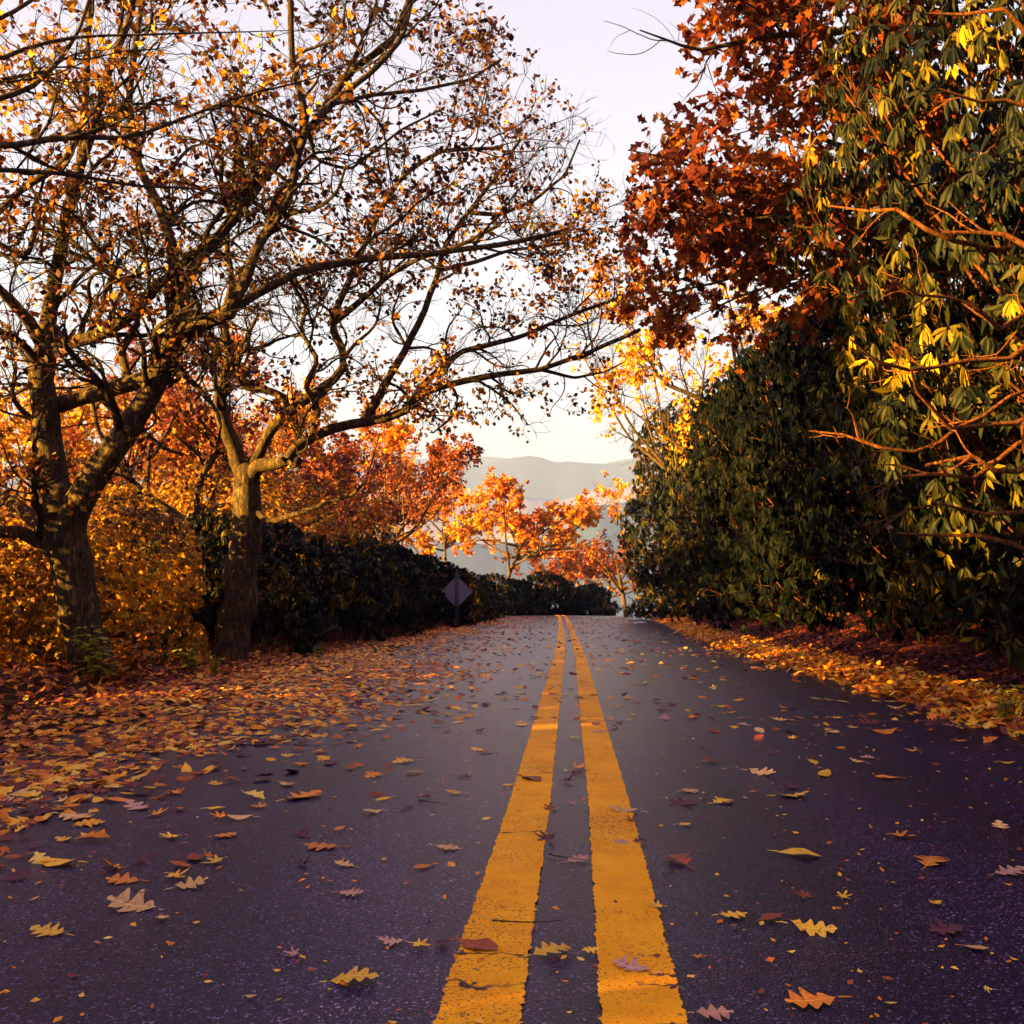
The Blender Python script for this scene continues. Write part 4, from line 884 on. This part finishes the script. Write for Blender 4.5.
cnt = {}
big.sort(key=lambda c: c[1])
for i, (x, y, s, colr, kd, hnd) in enumerate(big):
    cl = 2 if colr in ('maroon', 'rust') and rng.random() < .7 else int(rng.integers(0, 2))
    o = link("fallen_leaf", leaf_mesh(kd, cl, int(rng.integers(0, 4)), colr), None, (x, y, float(road_z(np.array(x), np.array(y)))+.005))
    o.scale = (s*.95, s*.95, s*.95); ang = rng.normal(0, .5)+(math.pi if rng.random() < .5 else 0) if hnd else rng.uniform(0, 6.28)
    o.rotation_euler = (rng.normal(0, .06), rng.normal(0, .06)+(-.0), ang)
    zn = zone(x, y); k = (CURLW[cl], colr, SHAPE[kd], zn); cnt[k] = cnt.get(k, 0)+1
    lb = f"{CURLW[cl]} {colr} {SHAPE[kd]} leaf {zn}, {NUM[min(cnt[k]-1, 19)]}"
    tag(o, lb, "leaf", "single fallen leaves on the road")
rs = MB(); x = np.array([c[0] for c in rest]); y = np.array([c[1] for c in rest]); sz = np.array([c[2] for c in rest])
tv = {'yellow': .97, 'tan': .8, 'orange': .6, 'rust': .38, 'maroon': .05, 'pink brown': .3}
lay(rs, x, y, road_z(x, y)+.012, sz, ['oak', 'maple', 'oval'], .2, np.clip(np.array([tv[c[3]] for c in rest])+rng.normal(0, .04, len(rest)), 0, 1))
tw = MB(); nt_ = 34; yy = 1.8+rng.random(nt_)*7; uu = rng.uniform(-2.4, 2.4, nt_); x0 = Xc(yy)+uu; a_ = rng.uniform(0, 6.28, nt_)
s0 = np.stack([x0, yy, road_z(x0, yy)+.006], -1); d0 = np.stack([np.cos(a_), np.sin(a_), 0*a_], -1); gp, gr = grow(s0, d0, rng.uniform(.04, .16, nt_), np.full(nt_, .0016), 6, .12, 0)
gp[:, :, 2] = road_z(gp[:, :, 0], gp[:, :, 1])+.006; V, Q = tubes(gp, gr, 4); tw.add(V, Q)
tag(link("twig_debris", tw.mesh("twig_debris", M_TWIG)), "tiny broken twigs and stalks scattered on the asphalt", "twigs", kind='stuff')
# crumbs of broken leaf
n = 2600; y = 1.5+rng.random(n)**1.6*14; u = rng.uniform(-2.3, 2.3, n); x = Xc(y)+u
lay(rs, x, y, road_z(x, y)+.006, rng.uniform(.006, .022, n), ['kite', 'oval'], .15, rng.beta(2, 1.4, n))
tag(link("scattered_leaves", rs.mesh("scattered_leaves", M_LITTER)), "small far leaves and crumbs of leaf scattered over the asphalt", "leaves", kind='stuff')

# ------------------------------------------------------------------ haze over the valley
def haze():
    V = np.array([(a, b, c) for a in (-6500, 6500) for b in (-2300, 5000) for c in (_ZMIN-60, 265)], float)
    Q = np.array([(0, 1, 3, 2), (4, 6, 7, 5), (0, 4, 5, 1), (2, 3, 7, 6), (0, 2, 6, 4), (1, 5, 7, 3)])
    m = bpy.data.materials.new("haze"); m.use_nodes = True; nt = m.node_tree; nt.nodes.clear()
    o = nt.nodes.new("ShaderNodeOutputMaterial"); v = nt.nodes.new("ShaderNodeVolumePrincipled")
    v.inputs['Color'].default_value = (.24, .34, 1.0, 1); v.inputs['Density'].default_value = 2.7e-4; v.inputs['Anisotropy'].default_value = 0
    nt.links.new(v.outputs[0], o.inputs['Volume'])
    tag(link("haze", build_mesh("haze", V, Q, m)), "pale autumn haze filling the valley", "haze", kind='stuff')
haze()
